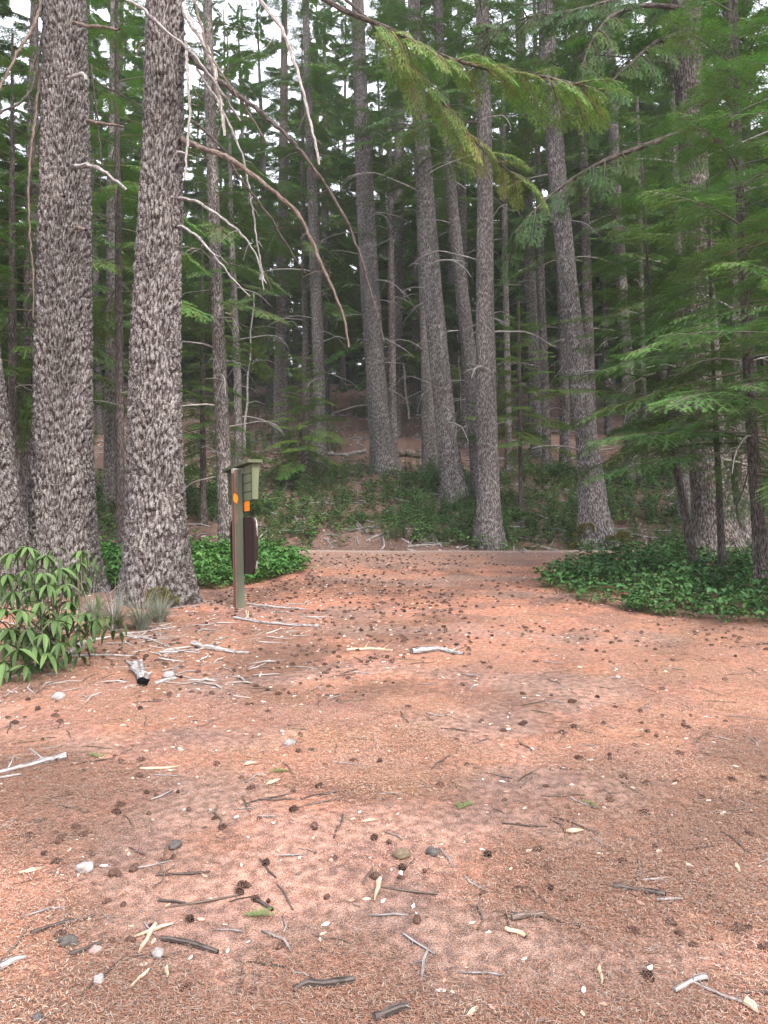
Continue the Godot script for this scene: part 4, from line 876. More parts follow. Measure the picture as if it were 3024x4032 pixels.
func grow(row: Array, index: int) -> Node3D:
	rng.seed = 900 + index * 31
	var p: Array = row[3]
	var r: Array = row[4]
	var lev: int = row[9]
	var base: Vector3 = p[1]
	var o := thing(row[0], base)
	tag(o, row[1], "tree", row[2])
	var shade := rng.randf_range(0.85, 1.0)
	var warm := rng.randf_range(0.0, 0.08)
	var bark_tint := Color(shade, shade * (0.995 - warm * 0.6), shade * (0.99 - warm))
	if lev == 2:
		bark_tint = Color(0.76, 0.735, 0.725)
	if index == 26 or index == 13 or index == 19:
		bark_tint = Color(0.74, 0.69, 0.67)  # naturally dark bark, deepened by painting in the shade these firs stand in
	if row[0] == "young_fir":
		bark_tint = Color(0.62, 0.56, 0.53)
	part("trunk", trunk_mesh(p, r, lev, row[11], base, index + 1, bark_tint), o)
	var height: float = p[-1].y - base.y
	# living boughs
	rng.seed = 400 + index * 17
	crown(o, p, r, row[5], height, row[6], row[7], row[10], 0 if base.z > -13.0 else 1)
	# dead branches below the living ones
	var turn := rng.randf() * TAU
	for k in row[8]:
		var h: float = lerpf(1.6, row[5] + 1.5, (k + rng.randf()) / row[8])
		turn += rng.randf_range(1.2, 2.9)
		var s := part("dead_branch", snags[rng.randi() % snags.size()], o)
		var len: float = row[12] * rng.randf_range(0.35, 1.15)
		var at := along(p, h) - base
		var bs := Basis(Vector3.UP, turn) * Basis(Vector3(0, 0, 1), rng.randf_range(-0.35, 0.3))
		s.transform = Transform3D(bs.scaled(Vector3.ONE * len), at + bs.x * girth(p, r, h) * 0.8)
	return o

func crown(o: Node3D, p: Array, r: Array, low: float, height: float, reach: float, n: int, tint: Color, lev: int) -> void:
	var sets := [[], []]
	var tints := [[], []]
	var base: Vector3 = p[1]
	var turn := rng.randf() * TAU
	for k in n:
		var t := pow((k + rng.randf()) / n, 0.95)
		var h := lerpf(low, height - 0.3, t)
		turn += 2.4 + rng.randf_range(-0.5, 0.5)
		if h + base.y > 2.5 - 0.67 * base.z and rng.randf() < 0.55:
			continue
		var len := (reach * (1.0 - 0.8 * t) * rng.randf_range(0.7, 1.15) + 0.15) / 2.0
		var pitch := lerpf(-0.22, 0.45, t) + rng.randf_range(-0.18, 0.18)
		var b := Basis(Vector3.UP, turn) * Basis(Vector3(0, 0, 1), pitch) * Basis(Vector3(1, 0, 0), rng.randf_range(-0.35, 0.35))
		var at := along(p, h) - base
		var w := k % 2
		sets[w].append(Transform3D(b.scaled(Vector3(len, len, len * rng.randf_range(0.85, 1.2))), at))
		var q := rng.randf_range(0.75, 1.2)
		tints[w].append(Color(tint.r * q * rng.randf_range(0.9, 1.15), tint.g * q, tint.b * q * rng.randf_range(0.85, 1.1)))
	for w in 2:
		var pick: int = [rng.randi_range(0, 2), rng.randi_range(3, 7), rng.randi_range(8, 11)][lev]
		many("crown", boughs[pick], sets[w], tints[w], o)

func dead_limbs(trees: Array) -> void:
	for row in DEAD_LIMBS:
		var o: Node3D = trees[row[0]]
		rng.seed = int(row[1][0].x * 1000.0) + int(row[1][0].y * 777.0)
		var line := []
		var given: Array = row[1]
		var curve := Curve3D.new()
		for k in given.size():
			var a: Vector3 = given[maxi(k - 1, 0)]
			var c: Vector3 = given[mini(k + 1, given.size() - 1)]
			var tang := (c - a) / 6.0
			curve.add_point(given[k] - o.position, -tang, tang)
		curve.bake_interval = 0.06
		var rad := []
		var total := curve.get_baked_length()
		var q := 0.0
		while q <= total:
			line.append(curve.sample_baked(q) + Vector3(rng.randf_range(-1, 1), rng.randf_range(-1, 1), rng.randf_range(-1, 1)) * 0.009)
			rad.append(lerpf(row[2], row[3], q / total) * rng.randf_range(0.88, 1.12))
			q += 0.06
		var b := Build.new()
		b.tube(line, rad, 8, Color(1, 1, 1), 0.12, given[0].x)
		if line.size() > 12:
			for k in int(line.size() / 5.0):
				var i := rng.randi_range(6, line.size() - 2)
				var e := Vector3(rng.randf_range(-1, 1), rng.randf_range(-1.2, 0.3), rng.randf_range(-1, 1)).normalized()
				var l := rng.randf_range(0.03, 0.28)
				b.tube([line[i], line[i] + e * l * 0.5, line[i] + (e + Vector3(0, -0.2, 0)) * l], [0.005, 0.0035, 0.0018], 4, Color(1, 1, 1))
		part("dead_branch", b.done(m[row[4]]), o)

func live_limbs(trees: Array) -> void:
	for row in LIVE_LIMBS:
		var o: Node3D = trees[row[0]]
		rng.seed = int(row[1][1].x * 1000.0) + int(row[1][1].y * 777.0)
		var given: Array = row[1]
		var curve := Curve3D.new()
		for k in given.size():
			var a: Vector3 = given[maxi(k - 1, 0)]
			var c: Vector3 = given[mini(k + 1, given.size() - 1)]
			curve.add_point(given[k] - o.position, -(c - a) / 6.0, (c - a) / 6.0)
		curve.bake_interval = 0.08
		var total := curve.get_baked_length()
		var line := []
		var rad := []
		var q := 0.0
		while q <= total:
			line.append(curve.sample_baked(q))
			rad.append(lerpf(row[2], row[3], q / total) * rng.randf_range(0.9, 1.1))
			q += 0.08
		var b := Build.new()
		b.tube(line, rad, 8, Color(1, 1, 1), 0.1, 1.0)
		var limb := part("bough", b.done(m.dark), o)
		var where := []
		var tints := []
		for k in row[4]:
			var t: float = lerpf(row[7], 0.995, (k + rng.randf()) / row[4])
			var at := curve.sample_baked(t * total)
			var d := (curve.sample_baked(minf(t * total + 0.1, total)) - curve.sample_baked(t * total - 0.1)).normalized()
			var side := d.cross(Vector3.UP).normalized() * (1.0 if k % 2 else -1.0)
			var x: Vector3 = (d * 0.6 + side * rng.randf_range(0.3, 1.0) + Vector3(0, -rng.randf_range(0.0, 0.7), 0)).normalized()
			var z := x.cross(Vector3.UP).normalized()
			var y := z.cross(x)
			var s: float = row[5] * rng.randf_range(0.6, 1.25)
			where.append(Transform3D(Basis(x, y, z).scaled(Vector3.ONE * s), at))
			var w := rng.randf_range(0.8, 1.2)
			var c: Color = row[6]
			tints.append(Color(c.r * w * rng.randf_range(0.85, 1.3), c.g * w, c.b * w))
		many("foliage", boughs[12], where, tints, limb)

func far_trees() -> void:
	rng.seed = 5151
	var spots := []
	var tries := 0
	while spots.size() < 104 and tries < 6000:
		tries += 1
		var d: float = 27.0 + 38.0 * pow(rng.randf(), 0.8)
		var x := rng.randf_range(-0.66, 0.62) * d
		var ok := true
		for s in spots:
			if Vector2(s.x - x, s.y - d).length() < 2.1:
				ok = false
		if ok:
			spots.append(Vector2(x, d))
	# the wood goes on beyond both edges of the frame
	spots.append_array([Vector2(-9.2, 12.5), Vector2(-11.5, 15.5), Vector2(-8.6, 16.5), Vector2(-12.0, 20.0), Vector2(-14.5, 23.5), Vector2(-7.8, 9.5), Vector2(9.8, 13.0), Vector2(11.8, 17.5), Vector2(14.0, 22.0)])
	for k in spots.size():
		rng.seed = 7000 + k * 13
		var x: float = spots[k].x
		var d: float = spots[k].y
		var y := land(x, -d)
		var h := rng.randf_range(16.0, 26.0)
		var lean := rng.randf_range(-0.05, 0.02)
		var rad := rng.randf_range(0.11, 0.26)
		var p := [Vector3(x, y - 0.4, -d), Vector3(x, y, -d), Vector3(x + lean * h * 0.5, y + h * 0.5, -d), Vector3(x + lean * h * 1.1, y + h, -d)]
		var r := [rad * 1.05, rad, rad * 0.7, 0.03]
		var o := thing("distant_fir", p[1])
		# named by the near trunks it is seen between
		var u := x / d
		var marks := [[-0.50, "beyond the left edge"], [-0.40, "left of the stub-bearing trunk"], [-0.285, "between the two thickest left trunks"], [-0.175, "right of the sign's fir"], [-0.085, "left of the lone grey trunk"], [0.0, "left of the fir with the lichen grey foot"], [0.06, "left of the pale leaner"], [0.13, "left of the blotchy trunk"], [0.25, "left of the long leaner"], [0.36, "left of the dark right fir"], [0.50, "behind the young firs at the right"], [9.0, "beyond the right edge"]]
		var seen := ""
		for q in marks:
			if u < q[0]:
				seen = q[1]
				break
		tag(o, "%s distant fir %s the slope, %s" % ["slim" if rad < 0.18 else "stout", "high up" if d > 44.0 else "halfway up", seen], "tree", "far stand of firs on the upper slope")
		var g := rng.randf_range(0.55, 0.95)
		part("trunk", trunk_mesh(p, r, 0, 0.25, p[1], k, Color(g, g * 0.98, g)), o)
		var w := rng.randf_range(0.75, 1.05)
		var fresh := rng.randf()
		crown(o, p, r, rng.randf_range(1.2, 6.0), h, rng.randf_range(2.5, 3.9), int(h * 2.8), Color(w * (0.8 + 0.25 * fresh), w * (0.95 + 0.15 * fresh), w * 0.85), 2)
		for j in 5:
			var s := part("dead_branch", snags[rng.randi() % snags.size()], o)
			var hh := rng.randf_range(1.5, 6.0)
			var bs := Basis(Vector3.UP, rng.randf() * TAU) * Basis(Vector3(0, 0, 1), rng.randf_range(-0.3, 0.3))
			s.transform = Transform3D(bs.scaled(Vector3.ONE * rng.randf_range(0.6, 1.2)), along(p, hh) - p[1])

func far_wood() -> void:
	# the wood that closes the view beyond the single trees: one mass
	for w in 3:
		rng.seed = 9100 + w
		var where := []
		var tints := []
		for k in 70:
			var d := rng.randf_range(60.0, 88.0)
			var x := rng.randf_range(-0.75, 0.75) * d
			var y := land(x, -d)
			var h := rng.randf_range(10.0, 20.0)
			var g := rng.randf_range(0.6, 1.0)
			for j in 34:
				var t := (j + rng.randf()) / 34.0
				var s := (4.8 * (1.0 - 0.8 * t) + 0.3) / 2.0
				var b := Basis(Vector3.UP, rng.randf() * TAU) * Basis(Vector3(0, 0, 1), lerpf(-0.3, 0.4, t) + rng.randf_range(-0.2, 0.2))
				where.append(Transform3D(b.scaled(Vector3(s, s * 1.2, s * 1.5)), Vector3(x, y + lerpf(0.6, h, t), -d)))
				tints.append(Color(g * 0.8, g * 0.95, g * 0.8))
		tag(many("far_wood", boughs[8 + w], where, tints), "mass of dark fir foliage closing the view beyond the slope")

func moss_on(o: Node3D, p: Array, r: Array, big: bool) -> void:
	# cushions of moss on the root swellings
	rng.seed = 66
	for k in (9 if big else 4):
		var a := rng.randf_range(-1.3, 1.3) if big else rng.randf_range(0.1, 1.0)
		var h := rng.randf_range(0.0, 0.45 if big else 0.12)
		var at := Vector3(sin(a), 0, cos(a)) * (girth(p, r, h) * (1.55 if big else 1.02) * (1.0 - 0.3 * h)) + Vector3(0, h, 0)
		var s := part("moss", tuft_mesh(k), o)
		s.set_meta("kind", "stuff")
		s.position = at
		s.scale = Vector3.ONE * rng.randf_range(0.8, 1.5) * (1.3 if big else 0.9)

func tuft_mesh(seed_: int) -> ArrayMesh:
	var g := RandomNumberGenerator.new()
	g.seed = seed_ + 1
	var b := Build.new()
	for k in 420:
		var d := Vector3(g.randf_range(-1, 1), g.randf_range(-0.4, 1), g.randf_range(-1, 1)).normalized()
		var at := d * Vector3(0.09, 0.055, 0.09) * g.randf_range(0.7, 1.0)
		var e := (d + Vector3(g.randf_range(-1, 1), g.randf_range(-1, 1), g.randf_range(-1, 1)) * 0.7).normalized()
		var w := e.cross(Vector3(g.randf_range(-1, 1), 0.3, 1)).normalized() * 0.006
		var q := g.randf_range(0.5, 1.0)
		b.tri(at - w, at + w, at + e * 0.022, Color(q, q * g.randf_range(0.8, 1.0), q), d)
	return b.done(m.moss)


# ---------------------------------------------------------------- the sign
func build_sign() -> void:
	var o := thing("sign_post", Vector3(SIGN.x, land(SIGN.x, SIGN.y), SIGN.y))
	tag(o, "weathered post carrying a green boarded notice box and a brown shield board, seen from behind", "sign")
	o.transform.basis = Basis(Vector3(0.383, 0, 0.924), Vector3.UP, Vector3(-0.924, 0, 0.383)).orthonormalized()
	o.transform.basis = Basis(Vector3(0, 0, 1), 0.022) * o.transform.basis
	var b := Build.new()
	b.box(Vector3(-0.05, -0.35, -0.05), Vector3(0.05, 1.478, 0.05), Color.WHITE, 0.008)
	var post := part("post", b.done(m.old_green), o)
	# bare wood where the paint has gone: the left face and a ragged strip round its edge
	b = Build.new()
	rng.seed = 12
	var edge := []
	for k in 80:
		var y := -0.05 + k * 0.0191
		var w := 0.03 + 0.006 * sin(k * 0.5) + rng.randf_range(-0.009, 0.009)
		if y > 1.0: w *= 0.85
		if y < 0.9: w *= 0.62
		edge.append(Vector2(w, y))
	for k in 79:
		var a: Vector2 = edge[k]
		var e: Vector2 = edge[k + 1]
		b.quad(Vector3(0.0525, a.y, 0.05), Vector3(0.0525, a.y, 0.05 - a.x), Vector3(0.0525, e.y, 0.05 - e.x), Vector3(0.0525, e.y, 0.05), Color.WHITE, Vector3.RIGHT)
		b.quad(Vector3(0.0525, a.y, 0.0525), Vector3(-0.05, a.y, 0.0525), Vector3(-0.05, e.y, 0.0525), Vector3(0.0525, e.y, 0.0525), Color.WHITE, Vector3(0, 0, 1))
	tag(part("bare_wood", b.done(m.bare_post), post), "brown strip of bare wood where the paint has worn off")
	b = Build.new()
	b.prism(PackedVector2Array([Vector2(-0.05, 1.44), Vector2(0.05, 1.43), Vector2(0.048, 1.480), Vector2(0.0, 1.486), Vector2(-0.048, 1.482)]), -0.052, 0.055, Color.WHITE)
	part("post_cap", b.done(m.grey), post)
	b = Build.new()
	b.prism(PackedVector2Array([Vector2(-0.055, 1.13), Vector2(-0.02, 1.105), Vector2(-0.004, 1.16), Vector2(-0.018, 1.2), Vector2(-0.05, 1.215), Vector2(-0.056, 1.18)]), 0.0, 0.0022, Color.WHITE, Transform3D(Basis(Vector3(0, 0, -1), Vector3.UP, Vector3.RIGHT), Vector3(0.053, 0, 0)))
	tag(part("paint_patch", b.done(m.orange), post), "orange patch of paint on the post's worn edge")
	# the notice box: four boards across the back, two ends that taper, a roof board
	var case := Node3D.new()
	case.name = "notice_box"
	o.add_child(case)
	for k in 4:
		b = Build.new()
		b.box(Vector3(-0.71, 1.125 + k * 0.0945, -0.072), Vector3(0.45, 1.125 + k * 0.0945 + 0.0895, -0.054), Color.WHITE, 0.005)
		part("board", b.done(m.green_paint), case)
	for s in [-1.0, 1.0]:
		b = Build.new()
		b.prism(PackedVector2Array([Vector2(0.0, 1.13), Vector2(0.052, 1.13), Vector2(0.083, 1.50), Vector2(0.0, 1.50)]), -0.011, 0.011, Color.WHITE, Transform3D(Basis(Vector3(0, 0, -1), Vector3.UP, Vector3(1, 0, 0)), Vector3(0.462 if s > 0 else -0.722, 0, -0.05)))
		part("end_board", b.done(m.green_paint), case)
	b = Build.new()
	b.prism(PackedVector2Array([Vector2(-0.71, 1.13), Vector2(0.45, 1.13), Vector2(0.45, 1.5), Vector2(-0.71, 1.5)]), -0.118, -0.106, Color.WHITE)
	part("front_panel", b.done(m.green_paint), case)
	b = Build.new()
	var roof_edge := PackedVector2Array()
	for k in 9:
		roof_edge.append(Vector2(-0.78 + k * 0.163, 1.503 + 0.006 * sin(k * 0.4)))
	for k in range(8, -1, -1):
		roof_edge.append(Vector2(-0.78 + k * 0.163, 1.534 + 0.006 * sin(k * 0.4)))
	b.prism(roof_edge, -0.15, 0.005, Color.WHITE)
	part("roof_board", b.done(m.green_paint), case)
	b = Build.new()
	b.box(Vector3(0.03, 1.02, -0.067), Vector3(0.27, 1.135, -0.063), Color.WHITE, 0.001)
	tag(part("orange_tag", b.done(m.orange), o), "bright orange tag hanging under the notice box")
	# the shield: rounded shoulders, narrower foot
	var half := [Vector2(0.0, 0.955), Vector2(0.40, 0.955), Vector2(0.49, 0.942), Vector2(0.555, 0.905), Vector2(0.592, 0.84), Vector2(0.60, 0.75), Vector2(0.585, 0.62), Vector2(0.555, 0.5), Vector2(0.52, 0.42), Vector2(0.46, 0.375), Vector2(0.36, 0.358), Vector2(0.0, 0.35)]
	var shield := PackedVector2Array()
	for k in half.size(): half[k].x *= 0.88
	for q in half: shield.append(q)
	for k in range(half.size() - 2, 0, -1): shield.append(Vector2(-half[k].x - 0.16, half[k].y))
	b = Build.new()
	b.prism(shield, -0.092, -0.0535, Color.WHITE)
	var board := part("shield_board", b.done(m.brown_paint), o)
	# the worn light rim along the near edge
	b = Build.new()
	for k in [2, 3, 4, 7, 8]:
		var a: Vector2 = half[k]
		var e: Vector2 = half[k + 1]
		b.quad(Vector3(a.x + 0.002, a.y, -0.072 - 0.006 * (k % 2)), Vector3(e.x + 0.002, e.y, -0.072 - 0.006 * ((k + 1) % 2)), Vector3(e.x + 0.002, e.y, -0.09), Vector3(a.x + 0.002, a.y, -0.09), Color.WHITE, Vector3.RIGHT)
	tag(part("worn_edge", b.done(m.grey), board), "pale rim where the brown paint has worn to the wood")


# ---------------------------------------------------------------- plants
func leaf(b: Build, at: Transform3D, long: float, wide: float, bend: float, col: Color) -> void:
	# a pointed leaf along x, folded at the midrib, bending down
	var w := [0.0, 0.75, 1.0, 0.7, 0.0]
	var mid := []
	var l := []
	var r := []
	for k in 5:
		var t := k / 4.0
		var c := Vector3(long * t, -bend * long * t * t, 0)
		mid.append(at * c)
		l.append(at * (c + Vector3(0, wide * 0.16 * w[k], wide * 0.5 * w[k])))
		r.append(at * (c + Vector3(0, wide * 0.16 * w[k], -wide * 0.5 * w[k])))
	for k in 4:
		if k == 0:
			b.tri(mid[0], mid[1], l[1], col, at.basis.y)
			b.tri(mid[0], mid[1], r[1], col, at.basis.y)
		elif k == 3:
			b.tri(mid[3], mid[4], l[3], col, at.basis.y)
			b.tri(mid[3], mid[4], r[3], col, at.basis.y)
		else:
			b.quad(mid[k], mid[k + 1], l[k + 1], l[k], col, at.basis.y)
			b.quad(mid[k], mid[k + 1], r[k + 1], r[k], col, at.basis.y)

func plant_mesh(seed_: int, tall: float, leaves: int, size: float) -> ArrayMesh:
	rng.seed = seed_
	var b := Build.new()
	for k in leaves:
		var a := rng.randf() * TAU
		var h := tall * rng.randf_range(0.25, 1.0)
		var rr := rng.randf_range(0.02, 0.16)
		var tip := Vector3(cos(a) * rr, h, sin(a) * rr)
		var w := Vector3(0.0025, 0, 0)
		b.tri(Vector3(cos(a) * rr * 0.2, 0, sin(a) * rr * 0.2) - w, Vector3(cos(a) * rr * 0.2, 0, sin(a) * rr * 0.2) + w, tip, Color(0.7, 0.45, 0.5))
		var q := rng.randf_range(0.5, 1.0)
		var col := Color(q * rng.randf_range(0.75, 1.1), q, q * rng.randf_range(0.8, 1.1))
		if rng.randf() < 0.03:
			col = Color(1.0, 0.45, 0.4)
		for j in 3:
			var t := Transform3D(Basis(Vector3.UP, a + (j - 1) * 1.1 + rng.randf_range(-0.3, 0.3)) * Basis(Vector3(0, 0, 1), rng.randf_range(-0.5, 0.25)) * Basis(Vector3(1, 0, 0), rng.randf_range(-0.4, 0.4)), tip)
			leaf(b, t, size * rng.randf_range(0.8, 1.2), size * rng.randf_range(0.6, 0.85), 0.3, col)
	return b.done(m.leaf)

func cover(label: String, called: String, mesh: ArrayMesh, poly: PackedVector2Array, n: int, lo: float, hi: float, tint: Color, seed_: int, cut := -1.0, freq := 1.0) -> void:
	rng.seed = seed_
	var box := Rect2(poly[0], Vector2.ZERO)
	for q in poly:
		box = box.expand(q)
	var where := []
	var tints := []
	var tries := 0
	while where.size() < n and tries < n * 12:
		tries += 1
		var q := box.position + Vector2(rng.randf(), rng.randf()) * box.size
		if not Geometry2D.is_point_in_polygon(q, poly):
			continue
		if patch.get_noise_2d(q.x * freq + seed_, q.y * freq) < cut:
			continue
		var s := rng.randf_range(lo, hi)
		var b := Basis(Vector3.UP, rng.randf() * TAU) * Basis(Vector3(1, 0, 0), rng.randf_range(-0.2, 0.2))
		where.append(Transform3D(b.scaled(Vector3(s, s * rng.randf_range(0.7, 1.2), s)), Vector3(q.x, land(q.x, q.y) - 0.01, q.y)))
		var w := rng.randf_range(0.6, 1.15)
		tints.append(Color(tint.r * w * rng.randf_range(0.9, 1.15), tint.g * w, tint.b * w))
	tag(many(called, mesh, where, tints), label)

func build_plants() -> void:
	var low := [plant_mesh(1, 0.2, 9, 0.05), plant_mesh(2, 0.26, 11, 0.055), plant_mesh(3, 0.16, 8, 0.042)]
	var bush := [plant_mesh(4, 0.55, 26, 0.05), plant_mesh(5, 0.42, 22, 0.045), plant_mesh(6, 0.7, 30, 0.045)]
	# patch at the right edge of the clearing
	var right := PackedVector2Array([Vector2(1.95, -9.9), Vector2(2.0, -9.45), Vector2(2.3, -8.75), Vector2(2.65, -8.15), Vector2(3.1, -7.85), Vector2(3.6, -7.5), Vector2(5.2, -7.2), Vector2(8.0, -8.0), Vector2(9.0, -12.5), Vector2(6.0, -14.0), Vector2(3.9, -13.6), Vector2(2.9, -12.2), Vector2(2.2, -10.8)])
	for k in 3:
		cover("low leafy ground cover spilling onto the clearing at the right", "ground_cover", low[k], right, 560, 0.6, 1.4, Color(0.62, 0.80, 0.68), 10 + k, -0.20, 1.4)
	# patch behind the sign
	var left := PackedVector2Array([Vector2(-5.4, -11.5), Vector2(-3.6, -9.9), Vector2(-2.2, -9.7), Vector2(-1.7, -10.2), Vector2(-1.15, -11.4), Vector2(-1.3, -12.6), Vector2(-2.2, -14.0), Vector2(-4.6, -14.3), Vector2(-7.0, -13.0)])
	for k in 3:
		cover("bright leafy ground cover between the fir trunks and behind the sign", "ground_cover", low[k], left, 560, 0.8, 1.35, Color(0.85, 1.15, 0.75), 20 + k, -0.28, 1.4)
	# shrubs over the slope
	var slope := PackedVector2Array([Vector2(-7.5, -17.0), Vector2(-2.0, -16.7), Vector2(-0.6, -18.6), Vector2(0.1, -17.2), Vector2(9.0, -16.8), Vector2(12.0, -25.0), Vector2(4.0, -24.5), Vector2(-1.0, -24.8), Vector2(-4.0, -22.5), Vector2(-11.0, -21.0)])
	for k in 3:
		cover("dark green leafy shrubs spread over the lower slope", "shrubbery", bush[k], slope, 740, 0.4, 1.0, Color(0.88, 1.02, 0.92), 30 + k, 0.06, 0.55)
	var slope_low := PackedVector2Array([Vector2(-9.0, -16.6), Vector2(-1.6, -16.4), Vector2(0.0, -17.3), Vector2(1.4, -16.9), Vector2(11.0, -14.5), Vector2(13.0, -24.0), Vector2(-10.0, -24.0)])
	for k in 2:
		cover("small leafy plants scattered on the litter of the lower slope", "undergrowth", low[k], slope_low, 860, 0.7, 1.4, Color(0.95, 1.05, 0.8), 40 + k, 0.02, 0.8)
	var upper := PackedVector2Array([Vector2(-16.0, -23.0), Vector2(15.0, -24.5), Vector2(22.0, -44.0), Vector2(-22.0, -44.0)])
	cover("patchy low shrubs on the upper slope among the far firs", "shrubbery", bush[2], upper, 1300, 0.6, 1.2, Color(0.75, 0.95, 0.75), 50, 0.08, 0.3)

	# rhododendron at the left edge: every leaf a part
	var base := Vector3(RHODO.x, land(RHODO.x, RHODO.y), RHODO.y)
	var o := thing("rhododendron_shrub", base)
	tag(o, "rhododendron with drooping whorls of glossy green leaves at the left edge", "shrub")
	var kinds := []
	for k in 4:
		rng.seed = 300 + k
		var b := Build.new()
		var q: float = [0.72, 0.55, 0.85, 0.42][k]
		leaf(b, Transform3D(), 0.14, 0.04, [0.25, 0.5, 0.75, 1.0][k], Color(q * 1.0, q, q * 0.9))
		kinds.append(b.done(m.leaf))
	rng.seed = 88
	var fork := [Vector3(-0.1, 0.12, 0.05), Vector3(0.15, 0.15, 0.12), Vector3(0.3, 0.1, 0.0), Vector3(-0.3, 0.2, 0.1)]
	for k in fork.size():
		var b := Build.new()
		b.tube([Vector3(0, -0.1, 0), fork[k] * 0.6, fork[k]], [0.016, 0.013, 0.011], 6, Color.WHITE, 0.1)
		part("stem", b.done(m.brown), o)
	var leaves := 0
	for w in WHORLS:
		var at: Vector3 = w - base
		var from: Vector3 = fork[0]
		for f in fork:
			if f.distance_to(at) < from.distance_to(at): from = f
		var b := Build.new()
		b.tube([from, from.lerp(at, 0.5) + Vector3(rng.randf_range(-0.04, 0.04), -0.06, rng.randf_range(-0.04, 0.04)), at], [0.009, 0.007, 0.005], 5, Color.WHITE)
		part("stem", b.done(m.brown), o)
		var n := rng.randi_range(7, 9)
		var a := rng.randf() * TAU
		for k in n:
			if leaves >= 290: break
			leaves += 1
			a += TAU / n + rng.randf_range(-0.2, 0.2)
			var x := part("leaf", kinds[rng.randi() % 4], o)
			x.transform = Transform3D((Basis(Vector3.UP, a) * Basis(Vector3(0, 0, 1), rng.randf_range(-0.7, 0.15)) * Basis(Vector3(1, 0, 0), rng.randf_range(-0.3, 0.3))).scaled(Vector3.ONE * rng.randf_range(0.75, 1.15)), at)
	# the leaves behind, too many to count
	var where := []
	var tints := []
	for k in 330:
		var w: Vector3 = WHORLS[rng.randi() % WHORLS.size()]
		var at := w - base + Vector3(0.0, rng.randf_range(-0.14, 0.0), -0.28) + Vector3(rng.randf_range(-1, 1), 0.0, rng.randf_range(-0.6, 0.6)) * 0.13
		where.append(Transform3D((Basis(Vector3.UP, rng.randf() * TAU) * Basis(Vector3(0, 0, 1), rng.randf_range(-0.8, 0.1))).scaled(Vector3.ONE * rng.randf_range(0.7, 1.05)), at))
		var q := rng.randf_range(0.6, 1.0)
		tints.append(Color(q, q, q))
	many("foliage", kinds[1], where, tints, o)
	# beargrass
	for row in BEARGRASS:
		rng.seed = int(row[1].x * 500.0) + 9000
		var g := thing("beargrass_clump", Vector3(row[1].x, land(row[1].x, row[1].y), row[1].y))
		tag(g, row[0], "grass clump", "beargrass clumps at the foot of the fir")
		var b := Build.new()
		for k in 320:
			var a := rng.randf() * TAU
			var out := Vector3(cos(a), 0, sin(a))
			var len: float = row[2] * rng.randf_range(0.6, 1.4)
			var lean := rng.randf_range(0.3, 1.5)
			var p := out * rng.randf_range(0.0, 0.05)
			var d := (Vector3.UP + out * lean * 0.5).normalized()
			var s := out.cross(Vector3.UP) * rng.randf_range(0.0022, 0.0045)
			var q := rng.randf_range(0.45, 0.95)
			var col := Color(q * 0.85, q * 0.8, q * 1.1)
			if rng.randf() < 0.22: col = Color(1.0, 0.62, 1.0)
			for j in 6:
				var e := p + d * len / 6.0
				var s2 := s * (1.0 - (j + 1) / 6.5)
				b.quad(p - s, p + s, e + s2, e - s2, col, Vector3.UP)
				p = e
				s = s2
				d = (d + out * 0.12 * lean + Vector3(0, -0.28 * lean, 0)).normalized()
		part("blades", b.done(m.blade), g).set_meta("kind", "stuff")
	# small dead stem among the beargrass
	var ds := Build.new()
	ds.tube([Vector3(0, -0.05, 0), Vector3(0.005, 0.16, 0), Vector3(-0.01, 0.3, 0), Vector3(-0.05, 0.42, 0.02)], [0.009, 0.008, 0.006, 0.003], 6, Color.WHITE, 0.1)
	ds.tube([Vector3(0.0, 0.22, 0), Vector3(0.06, 0.3, 0.02), Vector3(0.13, 0.33, 0.02)], [0.005, 0.004, 0.002], 5, Color.WHITE)
	ds.tube([Vector3(-0.02, 0.33, 0), Vector3(-0.09, 0.40, 0.0), Vector3(-0.17, 0.41, 0.0)], [0.004, 0.003, 0.002], 5, Color.WHITE)
	ds.tube([Vector3(-0.02, 0.35, 0), Vector3(0.05, 0.42, 0.0), Vector3(0.1, 0.43, 0.0)], [0.004, 0.003, 0.002], 5, Color.WHITE)
	tag(top("dead_sapling", ds.done(m.grey), Vector3(DEAD_STEM.x, land(DEAD_STEM.x, DEAD_STEM.y), DEAD_STEM.y)), "small pale forked dead stem standing in the beargrass", "dead sapling")


